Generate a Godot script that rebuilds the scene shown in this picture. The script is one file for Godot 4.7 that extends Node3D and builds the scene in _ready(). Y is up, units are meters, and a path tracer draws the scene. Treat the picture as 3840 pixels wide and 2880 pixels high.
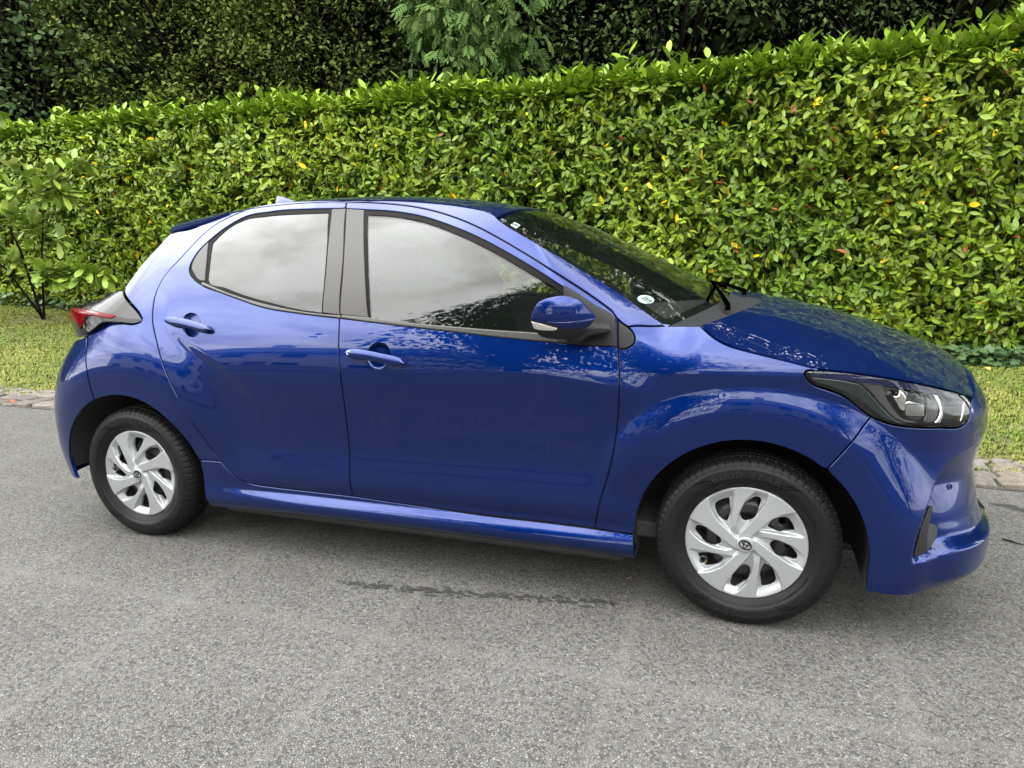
extends Node3D
# A blue hatchback parked on an asphalt drive in front of a laurel hedge.
# Axes: x runs along the car (front axle at x = 0, rear axle at x = -2.56), y is up, z points from the hedge to the photographer.

const CAM := Vector3(-0.01968, 1.28528, 3.13468)
const FOC := 2662.0          # focal length in photograph pixels (3840 x 2880)
const WB := 2.56
const WHEEL_R := 0.298
var cam_basis: Basis
var rng := RandomNumberGenerator.new()
var M := {}

func _ready() -> void:
	rng.seed = 20240717
	cam_basis = Basis(Vector3.UP, 0.326723) * Basis(Vector3.RIGHT, -0.199643) * Basis(Vector3.BACK, -0.013402)
	setup_view()
	make_materials()
	build_ground()
	build_car()
	build_hedge()
	build_wood()
	build_verge_plants()
	build_street_behind()
	build_litter()

# ------------------------------------------------------------------ view, sky, sun
func setup_view() -> void:
	var cam := Camera3D.new()
	cam.name = "camera"
	cam.transform = Transform3D(cam_basis, CAM)
	cam.fov = rad_to_deg(2.0 * atan(1440.0 / FOC))
	cam.near = 0.05
	cam.far = 400.0
	add_child(cam)
	cam.current = true
	var sun := DirectionalLight3D.new()
	sun.name = "sun"
	sun.light_energy = 0.5
	sun.light_angular_distance = 150.0
	sun.light_color = Color(1.0, 0.965, 0.9)
	sun.shadow_enabled = true
	add_child(sun)
	sun.look_at_from_position(Vector3(-2.5, 10.0, 1.0), Vector3.ZERO, Vector3.UP)
	var env := Environment.new()
	env.background_mode = Environment.BG_SKY
	env.sky = Sky.new()
	env.sky.sky_material = cloudy_sky()
	env.background_energy_multiplier = SKY_ENERGY
	env.tonemap_mode = Environment.TONE_MAPPER_LINEAR
	env.tonemap_exposure = EXPOSURE
	env.sdfgi_enabled = true
	env.ssao_enabled = true
	env.ssil_enabled = true
	var we := WorldEnvironment.new()
	we.name = "environment"
	we.environment = env
	add_child(we)

const SKY_ENERGY := 1.5
const EXPOSURE := 3.6

func cloudy_sky() -> PanoramaSkyMaterial:
	# broken overcast: streaky bright cloud sheets on a plane overhead, a few pale blue gaps
	var w := 1024
	var h := 512
	var im := Image.create(w, h, false, Image.FORMAT_RGBF)
	var n1 := FastNoiseLite.new()
	n1.seed = 11
	n1.noise_type = FastNoiseLite.TYPE_SIMPLEX_SMOOTH
	n1.frequency = 0.9
	n1.fractal_octaves = 5
	n1.domain_warp_enabled = true
	n1.domain_warp_amplitude = 0.7
	n1.domain_warp_frequency = 0.8
	var n2 := FastNoiseLite.new()
	n2.seed = 5
	n2.noise_type = FastNoiseLite.TYPE_SIMPLEX_SMOOTH
	n2.frequency = 0.22
	n2.fractal_octaves = 3
	for j in h:
		var el := (0.5 - (j + 0.5) / h) * PI
		for i in w:
			var az := (i + 0.5) / w * TAU
			var c := Vector3(0.42, 0.45, 0.43)
			if el > -0.02:
				var s := sin(maxf(el, 0.0)) + 0.13
				var px := cos(el) * cos(az) / s
				var pz := cos(el) * sin(az) / s
				var a := n1.get_noise_2d(px * 1.5, pz * 3.2) * 0.5 + 0.5
				var b := n2.get_noise_2d(px * 1.2, pz * 2.0) * 0.5 + 0.5
				var t := clampf(a * 0.7 + b * 0.55 - 0.12, 0.0, 1.0)
				var grey := lerpf(0.52, 1.34, smoothstep(0.28, 0.78, t))
				c = Vector3(0.955, 0.985, 1.0) * grey
				var gap := smoothstep(0.34, 0.22, t) * 0.8
				c = c.lerp(Vector3(0.38, 0.55, 0.86), gap)
				c = c.lerp(Vector3(0.98, 0.99, 0.98), smoothstep(0.25, 0.0, el) * 0.6) * (0.78 + 0.40 * sin(maxf(el, 0.0)))   # an overcast sky is brighter overhead
			im.set_pixel(i, j, Color(c.x, c.y, c.z))
	var m := PanoramaSkyMaterial.new()
	m.panorama = ImageTexture.create_from_image(im)
	return m

# ------------------------------------------------------------------ pixels and rays
func to_px(p: Vector3) -> Vector2:
	var q := (p - CAM) * cam_basis          # transposed basis
	return Vector2(1920.0 + FOC * q.x / -q.z, 1440.0 - FOC * q.y / -q.z)

func px_ray(v: Vector2) -> Vector3:
	return cam_basis * Vector3((v.x - 1920.0) / FOC, -(v.y - 1440.0) / FOC, -1.0)

# points read off enlarged crops of the photograph: [left, top, pixels per crop pixel]
const CROP := {1: [150.0, 700.0, 0.5425], 2: [1200.0, 700.0, 0.5425], 3: [2300.0, 700.0, 0.6781], 4: [200.0, 1400.0, 0.5425], 5: [2300.0, 1600.0, 0.6781], 6: [1300.0, 1250.0, 0.5425], 7: [1800.0, 740.0, 0.40687], 8: [2980.0, 1350.0, 0.34358], 9: [3050.0, 1560.0, 0.42202], 10: [230.0, 1050.0, 0.1688], 11: [1960.0, 1090.0, 0.19892]}

func crop(c: int, flat: Array) -> PackedVector2Array:
	var out := PackedVector2Array()
	for i in range(0, flat.size(), 2):
		out.append(Vector2(CROP[c][0] + CROP[c][2] * flat[i], CROP[c][1] + CROP[c][2] * flat[i + 1]))
	return out

# ------------------------------------------------------------------ nodes and meshes
func thing(called: String, label: String, category: String, at := Vector3.ZERO, group := "") -> Node3D:
	var o := Node3D.new()
	o.name = called
	o.position = at
	tag(o, label, category, group)
	add_child(o, true)
	return o

func tag(o: Node, label: String, category: String, group := "") -> void:
	o.set_meta("label", label)
	o.set_meta("category", category)
	if group:
		o.set_meta("group", group)

func put(parent: Node, called: String, mesh: Mesh, mat: Material, at := Transform3D()) -> MeshInstance3D:
	var o := MeshInstance3D.new()
	o.name = called
	o.mesh = mesh
	if mat:
		o.material_override = mat
	o.transform = at
	parent.add_child(o, true)
	return o

func st_new() -> SurfaceTool:
	var st := SurfaceTool.new()
	st.begin(Mesh.PRIMITIVE_TRIANGLES)
	return st

func arrays_mesh(v: PackedVector3Array, n: PackedVector3Array, idx: PackedInt32Array, col := PackedColorArray(), uv := PackedVector2Array()) -> ArrayMesh:
	var a := []
	a.resize(Mesh.ARRAY_MAX)
	a[Mesh.ARRAY_VERTEX] = v
	a[Mesh.ARRAY_NORMAL] = n
	a[Mesh.ARRAY_INDEX] = idx
	if col.size():
		a[Mesh.ARRAY_COLOR] = col
	if uv.size():
		a[Mesh.ARRAY_TEX_UV] = uv
	var m := ArrayMesh.new()
	m.add_surface_from_arrays(Mesh.PRIMITIVE_TRIANGLES, a)
	return m

func quad(st: SurfaceTool, a: Vector3, b: Vector3, c: Vector3, d: Vector3) -> void:
	st.add_vertex(a); st.add_vertex(b); st.add_vertex(c)
	st.add_vertex(a); st.add_vertex(c); st.add_vertex(d)

# a box with small chamfers, turned and placed by t
func chamfer_box(size: Vector3, ch: float) -> ArrayMesh:
	var st := st_new()
	var h := size / 2.0
	var f := [[Vector3.RIGHT, Vector3.UP, Vector3.BACK], [Vector3.LEFT, Vector3.BACK, Vector3.UP], [Vector3.UP, Vector3.BACK, Vector3.RIGHT], [Vector3.DOWN, Vector3.RIGHT, Vector3.BACK], [Vector3.BACK, Vector3.RIGHT, Vector3.UP], [Vector3.FORWARD, Vector3.UP, Vector3.RIGHT]]
	var pts := PackedVector3Array()
	for sx in [-1, 1]:
		for sy in [-1, 1]:
			for sz in [-1, 1]:
				pts.append(Vector3(sx * (h.x - ch), sy * h.y - sy * ch, sz * (h.z - ch)) + Vector3(sx * ch, 0, 0))
				pts.append(Vector3(sx * (h.x - ch), sy * h.y, sz * (h.z - ch)))
				pts.append(Vector3(sx * (h.x - ch), sy * (h.y - ch), sz * h.z))
	return hull(pts)

# convex hull of a few points (brute force, flat shaded)
func hull(pts: PackedVector3Array) -> ArrayMesh:
	var mid := Vector3.ZERO
	for p in pts:
		mid += p / pts.size()
	var st := st_new()
	var done := {}
	for i in pts.size():
		for j in range(i + 1, pts.size()):
			for k in range(j + 1, pts.size()):
				var n := (pts[j] - pts[i]).cross(pts[k] - pts[i])
				if n.length() < 1e-9:
					continue
				n = n.normalized()
				if n.dot(pts[i] - mid) < 0:
					n = -n
				var d := n.dot(pts[i])
				var face := PackedInt32Array()
				var ok := true
				for q in pts.size():
					var e := n.dot(pts[q]) - d
					if e > 1e-5:
						ok = false
						break
					if e > -1e-5:
						face.append(q)
				if not ok:
					continue
				var key := str(face)
				if done.has(key):
					continue
				done[key] = true
				var c := Vector3.ZERO
				for q in face:
					c += pts[q] / face.size()
				var ax := (pts[face[0]] - c).normalized()
				var ay := n.cross(ax)
				var order := Array(face)
				order.sort_custom(func(a, b): return atan2((pts[a] - c).dot(ay), (pts[a] - c).dot(ax)) > atan2((pts[b] - c).dot(ay), (pts[b] - c).dot(ax)))
				for q in range(1, order.size() - 1):
					for w in [order[0], order[q], order[q + 1]]:
						st.set_normal(n)
						st.add_vertex(pts[w])
	return st.commit()

# tube along points with a radius at each
func tube(st: SurfaceTool, pts: Array, radii: Array, sides := 6) -> void:
	var rings := []
	var up := Vector3(0.31, 0.9, 0.27).normalized()
	for i in pts.size():
		var d: Vector3 = (pts[min(i + 1, pts.size() - 1)] - pts[max(i - 1, 0)]).normalized()
		var a := d.cross(up).normalized()
		if a.length() < 0.1:
			a = d.cross(Vector3.RIGHT).normalized()
		var b := a.cross(d).normalized()
		var ring := []
		for k in sides:
			var t := TAU * k / sides
			var nn := a * cos(t) + b * sin(t)
			ring.append([pts[i] + nn * radii[i], nn])
		rings.append(ring)
	for i in rings.size() - 1:
		for k in sides:
			var k2 := (k + 1) % sides
			var q := [rings[i][k], rings[i + 1][k], rings[i + 1][k2], rings[i][k], rings[i + 1][k2], rings[i][k2]]
			for e in q:
				st.set_normal(e[1])
				st.add_vertex(e[0])
	for side in [0, rings.size() - 1]:
		var cd: Vector3 = (pts[0] - pts[1]).normalized() if side == 0 else (pts[-1] - pts[-2]).normalized()
		for k in sides:
			var e := [rings[side][k][0], rings[side][(k + 1) % sides][0], pts[side]]
			for v in e:
				st.set_normal(cd)
				st.add_vertex(v)

func tube_mesh(pts: Array, radii: Array, sides := 6) -> ArrayMesh:
	var st := st_new()
	tube(st, pts, radii, sides)
	return st.commit()

# a surface spun about the z axis: profile points (radius, z); outward side given by the order
func lathe_z(prof: Array, seg := 64, smooth := true) -> ArrayMesh:
	var st := st_new()
	st.set_smooth_group(0 if smooth else -1)
	for i in seg:
		var a := TAU * i / seg
		var b := TAU * (i + 1) / seg
		for k in prof.size() - 1:
			var p: Vector2 = prof[k]
			var q: Vector2 = prof[k + 1]
			var v := [Vector3(p.x * cos(a), p.x * sin(a), p.y), Vector3(q.x * cos(a), q.x * sin(a), q.y), Vector3(q.x * cos(b), q.x * sin(b), q.y), Vector3(p.x * cos(b), p.x * sin(b), p.y)]
			quad(st, v[0], v[1], v[2], v[3])
	st.generate_normals()
	return st.commit()

# cubic through points: natural spline (smooth) or monotone
class Sp:
	var x: PackedFloat64Array
	var y: PackedFloat64Array
	var m: PackedFloat64Array
	func _init(flat: Array, monotone := false) -> void:
		for i in range(0, flat.size(), 2):
			x.append(flat[i])
			y.append(flat[i + 1])
		var n := x.size()
		m.resize(n)
		if monotone:
			var d := PackedFloat64Array()
			for i in n - 1:
				d.append((y[i + 1] - y[i]) / (x[i + 1] - x[i]))
			m[0] = d[0]
			m[n - 1] = d[n - 2]
			for i in range(1, n - 1):
				m[i] = 0.0 if d[i - 1] * d[i] <= 0.0 else 2.0 * d[i - 1] * d[i] / (d[i - 1] + d[i])
			return
		# natural spline: tridiagonal system for the tangents
		var a := PackedFloat64Array(); var b := PackedFloat64Array(); var c := PackedFloat64Array(); var r := PackedFloat64Array()
		for i in n:
			var hl := x[i] - x[i - 1] if i > 0 else 0.0
			var hr := x[i + 1] - x[i] if i < n - 1 else 0.0
			if i == 0:
				a.append(0.0); b.append(2.0); c.append(1.0); r.append(3.0 * (y[1] - y[0]) / hr)
			elif i == n - 1:
				a.append(1.0); b.append(2.0); c.append(0.0); r.append(3.0 * (y[i] - y[i - 1]) / hl)
			else:
				a.append(1.0 / hl); b.append(2.0 * (1.0 / hl + 1.0 / hr)); c.append(1.0 / hr)
				r.append(3.0 * ((y[i] - y[i - 1]) / (hl * hl) + (y[i + 1] - y[i]) / (hr * hr)))
		for i in range(1, n):
			var w := a[i] / b[i - 1]
			b[i] -= w * c[i - 1]
			r[i] -= w * r[i - 1]
		m[n - 1] = r[n - 1] / b[n - 1]
		for i in range(n - 2, -1, -1):
			m[i] = (r[i] - c[i] * m[i + 1]) / b[i]
	func f(t: float) -> float:
		var n := x.size()
		if t <= x[0]:
			return y[0] + m[0] * (t - x[0])
		if t >= x[n - 1]:
			return y[n - 1] + m[n - 1] * (t - x[n - 1])
		var i := x.bsearch(t) - 1
		if i < 0:
			i = 0
		var h := x[i + 1] - x[i]
		var s := (t - x[i]) / h
		var s2 := s * s
		var s3 := s2 * s
		return (2.0 * s3 - 3.0 * s2 + 1.0) * y[i] + (s3 - 2.0 * s2 + s) * h * m[i] + (3.0 * s2 - 2.0 * s3) * y[i + 1] + (s3 - s2) * h * m[i + 1]

func smin(a: float, b: float, k: float) -> float:
	return 0.5 * (a + b - sqrt((a - b) * (a - b) + k * k))

func smax(a: float, b: float, k: float) -> float:
	return 0.5 * (a + b + sqrt((a - b) * (a - b) + k * k))
# ------------------------------------------------------------------ the car's skin: (u, y) -> point on the right-hand side
const UF := 0.1
const AF := 0.67
const UR := -2.45
const AR := 0.70
const U_FRONT := UF + AF * PI / 2.0
const U_REAR := UR - AR * PI / 2.0
var YC := Sp.new([-3.2, 0.66, -2.4, 0.72, -1.9, 0.755, -1.47, 0.782, -0.97, 0.819, -0.43, 0.850, 0.15, 0.866, 0.6, 0.875])
var ZC := Sp.new([-2.6, 0.829, -2.2, 0.838, -1.8, 0.844, -1.3, 0.847, -0.8, 0.848, -0.3, 0.846, 0.1, 0.843])
var LOW := Sp.new([0.14, -0.10, 0.175, -0.074, 0.195, -0.040, 0.213, -0.016, 0.232, -0.006, 0.247, -0.006, 0.261, -0.012, 0.277, -0.026, 0.290, -0.036, 0.305, -0.0355, 0.335, -0.027, 0.37, -0.0225, 0.42, -0.0265, 0.50, -0.036, 0.60, -0.030, 0.70, -0.018, 0.82, 0.0, 0.9, 0.013], true)
var LOWF := Sp.new([0.14, -0.10, 0.17, -0.05, 0.20, -0.022, 0.23, -0.012, 0.28, -0.012, 0.34, -0.02, 0.45, -0.026, 0.60, -0.024, 0.72, -0.014, 0.82, 0.0, 0.9, 0.013], true)
var ZG := Sp.new([-3.0, 0.70, -2.7, 0.765, -2.3, 0.800, -1.8, 0.813, -1.3, 0.816, -0.8, 0.810, -0.45, 0.787, -0.25, 0.765])
var YE := Sp.new([-2.95, 0.97, -2.80, 1.075, -2.68, 1.19, -2.47, 1.358, -2.36, 1.415, -2.2, 1.445, -1.9, 1.459, -1.55, 1.458, -1.25, 1.436, -0.95, 1.383, -0.66, 1.222, -0.28, 0.998, -0.02, 0.86], true)
var XF := Sp.new([0.14, 0.67, 0.18, 0.752, 0.24, 0.805, 0.32, 0.81, 0.40, 0.79, 0.5, 0.785, 0.62, 0.80, 0.70, 0.795, 0.76, 0.77, 0.81, 0.73, 0.86, 0.68, 0.95, 0.60], true)
var XR := Sp.new([0.14, -3.02, 0.25, -3.13, 0.40, -3.185, 0.56, -3.20, 0.68, -3.18, 0.78, -3.12, 0.86, -3.085, 0.95, -3.13, 1.02, -3.12, 1.1, -3.02, 1.25, -2.92, 1.4, -2.8], true)
# the swept line over the rear wheel, as radius against angle (degrees from straight up, forward positive)
var RLINE := Sp.new([-20.0, 0.686, 11.5, 0.686, 20.0, 0.687, 30.7, 0.695, 40.7, 0.717, 48.4, 0.743, 55.7, 0.766, 62.0, 0.776, 68.1, 0.73, 73.5, 0.668, 79.0, 0.609, 95.0, 0.45], true)
# front bumper: edge of the recessed face, u against y
var UREC := Sp.new([0.20, 0.432, 0.307, 0.4400, 0.34, 0.4436, 0.392, 0.4595, 0.4555, 0.483, 0.50, 0.504, 0.554, 0.529, 0.5916, 0.557, 0.609, 0.598, 0.6216, 0.67, 0.66, 0.80], true)

func base_z(x: float, y: float) -> float:
	var yc := YC.f(x)
	var zc := ZC.f(x)
	var yl := y if y < 0.3 else 0.3 + (y - 0.3) * 0.52 / (yc - 0.3)
	var low := LOW.f(yl)
	if x > -0.55:
		low = lerpf(low, LOWF.f(yl), smoothstep(-0.55, 0.05, x))
	elif x < -1.6:
		low = lerpf(low, LOWF.f(yl), smoothstep(-1.6, -2.4, x))
	var dy := y - yc
	var k := lerpf(0.003, 0.022, smoothstep(-1.2, -1.9, x))
	var lower := zc + low
	var w := smoothstep(-0.50, -0.16, x)
	var z := 0.0
	if w < 1.0:
		var up := zc - (0.05 * dy + 0.95 * maxf(dy, 0.0) * maxf(dy, 0.0))
		z = smin(lower, up, k) + k * 0.5
		var q := maxf(0.0, y - (YE.f(x) - 0.095))
		var g := ZG.f(x) - 0.335 * (y - 0.97) - 8.6 * q * q
		z = smin(z, g, 0.010) + 0.002
	if w > 0.0:
		var d := clampf(dy, 0.0, 0.14)
		var up := zc - (0.20 * minf(dy, 0.14) + 3.4 * d * d + 1.15 * maxf(0.0, dy - 0.14))
		z = lerpf(z, smin(lower, up, k) + k * 0.5, w)
	return z

func bulge_z(x: float, y: float, z: float) -> float:
	var dy := y - 0.30
	if x > -0.9:
		var r := sqrt(x * x * 0.95 + dy * dy)
		var q := maxf(0.0, r - 0.428)
		var lip := 0.862 - 2.5 * q * q - 0.03 * maxf(0.0, 0.428 - r)
		if x < 0.0:
			lip -= 0.055 * smoothstep(deg_to_rad(38.0), deg_to_rad(100.0), atan2(-x, dy))
		return smax(z, lip, 0.010)
	if x < -1.6:
		var dx := x + WB
		var r := sqrt(dx * dx * 0.92 + dy * dy)
		# step down behind the swept line
		var th := rad_to_deg(atan2(dx, dy))
		var fade := smoothstep(78.0, 40.0, th) * smoothstep(-40.0, 0.0, th)
		var s := RLINE.f(clampf(th, -20.0, 95.0)) - sqrt(dx * dx + dy * dy)
		z -= 0.0085 * fade * smoothstep(-0.003, 0.045, s) * (1.0 - smoothstep(0.05, 0.30, s))
		var q := maxf(0.0, r - 0.442)
		var lip := 0.866 - 1.35 * q * q - 0.03 * maxf(0.0, 0.442 - r)
		if dx > 0.0:
			lip -= 0.055 * smoothstep(38.0, 100.0, th)
		return smax(z, lip, 0.014)
	return z

var plain_nose := false     # true: the bumper surface without its recess, set back a little
func skin(u: float, y: float) -> Vector3:
	if u > UF:
		var phi := (u - UF) / AF
		var c := maxf(cos(phi), 0.0)
		var s := sin(phi)
		var n := lerpf(3.7, 2.75, smoothstep(0.36, 0.64, y))
		var r := 1.0 / pow(pow(c, n) + pow(s, n), 1.0 / n)
		var x := UF + (XF.f(y) - UF) * r * s
		var z := bulge_z(x, y, base_z(UF + 0.22 * (1.0 - exp(-(x - UF) / 0.22)), y)) * r * c
		var e := UREC.f(y)
		if plain_nose or (u > e - 0.02 and y < 0.68):
			var d := 0.052 * smoothstep(e - 0.002, e + 0.026, u) * smoothstep(0.66, 0.50, y) * smoothstep(-0.016, 0.016, y - 0.306 - 0.028 * smoothstep(e - 0.02, e + 0.14, u)) * (1.0 - 0.55 * smoothstep(e + 0.04, e + 0.40, u))
			if plain_nose:
				d = 0.026
			x -= d * s
			z -= d * c
		return Vector3(x, y, z)
	if u < UR:
		var phi := (UR - u) / AR
		var c := maxf(cos(phi), 0.0)
		var s := sin(phi)
		var n := lerpf(4.8, 3.2, smoothstep(0.70, 1.08, y))
		var r := 1.0 / pow(pow(c, n) + pow(s, n), 1.0 / n)
		var x := UR - (UR - XR.f(y)) * r * s
		return Vector3(x, y, bulge_z(x, y, base_z(UR - 0.3 * (1.0 - exp((x - UR) / 0.3)), y)) * r * c)
	return Vector3(u, y, bulge_z(u, y, base_z(u, y)))

func surf_normal(s: Callable, u: float, v: float, h := 0.0015) -> Vector3:
	var a: Vector3 = s.call(u + h, v) - s.call(u - h, v)
	var b: Vector3 = s.call(u, v + h) - s.call(u, v - h)
	return a.cross(b).normalized()

# (u, y) on the skin under a pixel of the photograph
var skin_grid := []
func hit(px: Vector2) -> Vector2:
	if skin_grid.is_empty():
		var u := U_REAR + 0.02
		while u < U_FRONT:
			var y := 0.16
			while y < 1.47:
				var p := skin(u, y)
				if surf_normal(skin, u, y, 0.004).dot(CAM - p) > 0.0:
					skin_grid.append([to_px(p), Vector2(u, y)])
				y += 0.03
			u += 0.03
	var best := Vector2.ZERO
	var bd := 1e12
	for g in skin_grid:
		var d: float = (g[0] - px).length_squared()
		if d < bd:
			bd = d
			best = g[1]
	var q := best
	var e0 := bd
	for i in 12:
		var f := to_px(skin(q.x, q.y)) - px
		if f.length_squared() < e0:
			e0 = f.length_squared()
			best = q
		if f.length() < 0.02:
			break
		var h := 0.0008
		var fu := (to_px(skin(q.x + h, q.y)) - to_px(skin(q.x - h, q.y))) / (2.0 * h)
		var fv := (to_px(skin(q.x, q.y + h)) - to_px(skin(q.x, q.y - h))) / (2.0 * h)
		var det := fu.x * fv.y - fu.y * fv.x
		if absf(det) < 1.0:
			break
		var du := -(f.x * fv.y - f.y * fv.x) / det
		var dv := -(fu.x * f.y - fu.y * f.x) / det
		var st := Vector2(du, dv)
		q += st.limit_length(0.02)
	return best

func hits(px: PackedVector2Array) -> PackedVector2Array:
	var out := PackedVector2Array()
	for v in px:
		out.append(hit(v))
	return out

func hc(c: int, flat: Array) -> PackedVector2Array:
	return hits(crop(c, flat))

# ------------------------------------------------------------------ outlines
func joined(parts: Array) -> PackedVector2Array:
	var out := PackedVector2Array()
	for part in parts:
		for v in part:
			if out.is_empty() or out[-1].distance_to(v) > 0.002:
				out.append(v)
	if out[0].distance_to(out[-1]) < 0.002:
		out.remove_at(out.size() - 1)
	return out

func reversed(a: PackedVector2Array) -> PackedVector2Array:
	var b := a.duplicate()
	b.reverse()
	return b

# smooth closed outline through the points; sharp turns stay corners
func rounded(poly: PackedVector2Array, step := 0.014, corner := 38.0) -> PackedVector2Array:
	var n := poly.size()
	var tin := []
	var tout := []
	for i in n:
		var a := poly[(i + n - 1) % n]
		var b := poly[i]
		var c := poly[(i + 1) % n]
		var d1 := (b - a)
		var d2 := (c - b)
		if absf(rad_to_deg(d1.angle_to(d2))) > corner:
			tin.append(d1.normalized())
			tout.append(d2.normalized())
		else:
			var t := (d1.normalized() / maxf(d1.length(), 1e-5) + d2.normalized() / maxf(d2.length(), 1e-5)).normalized()
			tin.append(t)
			tout.append(t)
	var out := PackedVector2Array()
	for i in n:
		var p := poly[i]
		var q := poly[(i + 1) % n]
		var l := p.distance_to(q)
		var k := maxi(1, int(ceil(l / step)))
		for j in k:
			var s := float(j) / k
			var s2 := s * s
			var s3 := s2 * s
			out.append(p * (2.0 * s3 - 3.0 * s2 + 1.0) + tout[i] * l * (s3 - 2.0 * s2 + s) + q * (3.0 * s2 - 2.0 * s3) + tin[(i + 1) % n] * l * (s3 - s2))
	return out

func ccw(poly: PackedVector2Array) -> PackedVector2Array:
	var a := 0.0
	for i in poly.size():
		a += poly[i].cross(poly[(i + 1) % poly.size()])
	return reversed(poly) if a < 0.0 else poly

# move an outline (counter-clockwise) inwards by d, vertex by vertex
func inset(poly: PackedVector2Array, d: float) -> PackedVector2Array:
	var out := PackedVector2Array()
	var n := poly.size()
	for i in n:
		var d1 := (poly[i] - poly[(i + n - 1) % n]).normalized()
		var d2 := (poly[(i + 1) % n] - poly[i]).normalized()
		var n1 := Vector2(-d1.y, d1.x)
		var n2 := Vector2(-d2.y, d2.x)
		var m := (n1 + n2).normalized()
		out.append(poly[i] + m * d / maxf(0.5, m.dot(n1)))
	return out

func clean(poly: PackedVector2Array) -> PackedVector2Array:
	var out := PackedVector2Array()
	for v in poly:
		if out.is_empty() or out[-1].distance_to(v) > 2e-5:
			out.append(v)
	while out.size() > 1 and out[0].distance_to(out[-1]) < 2e-5:
		out.remove_at(out.size() - 1)
	return out

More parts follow.
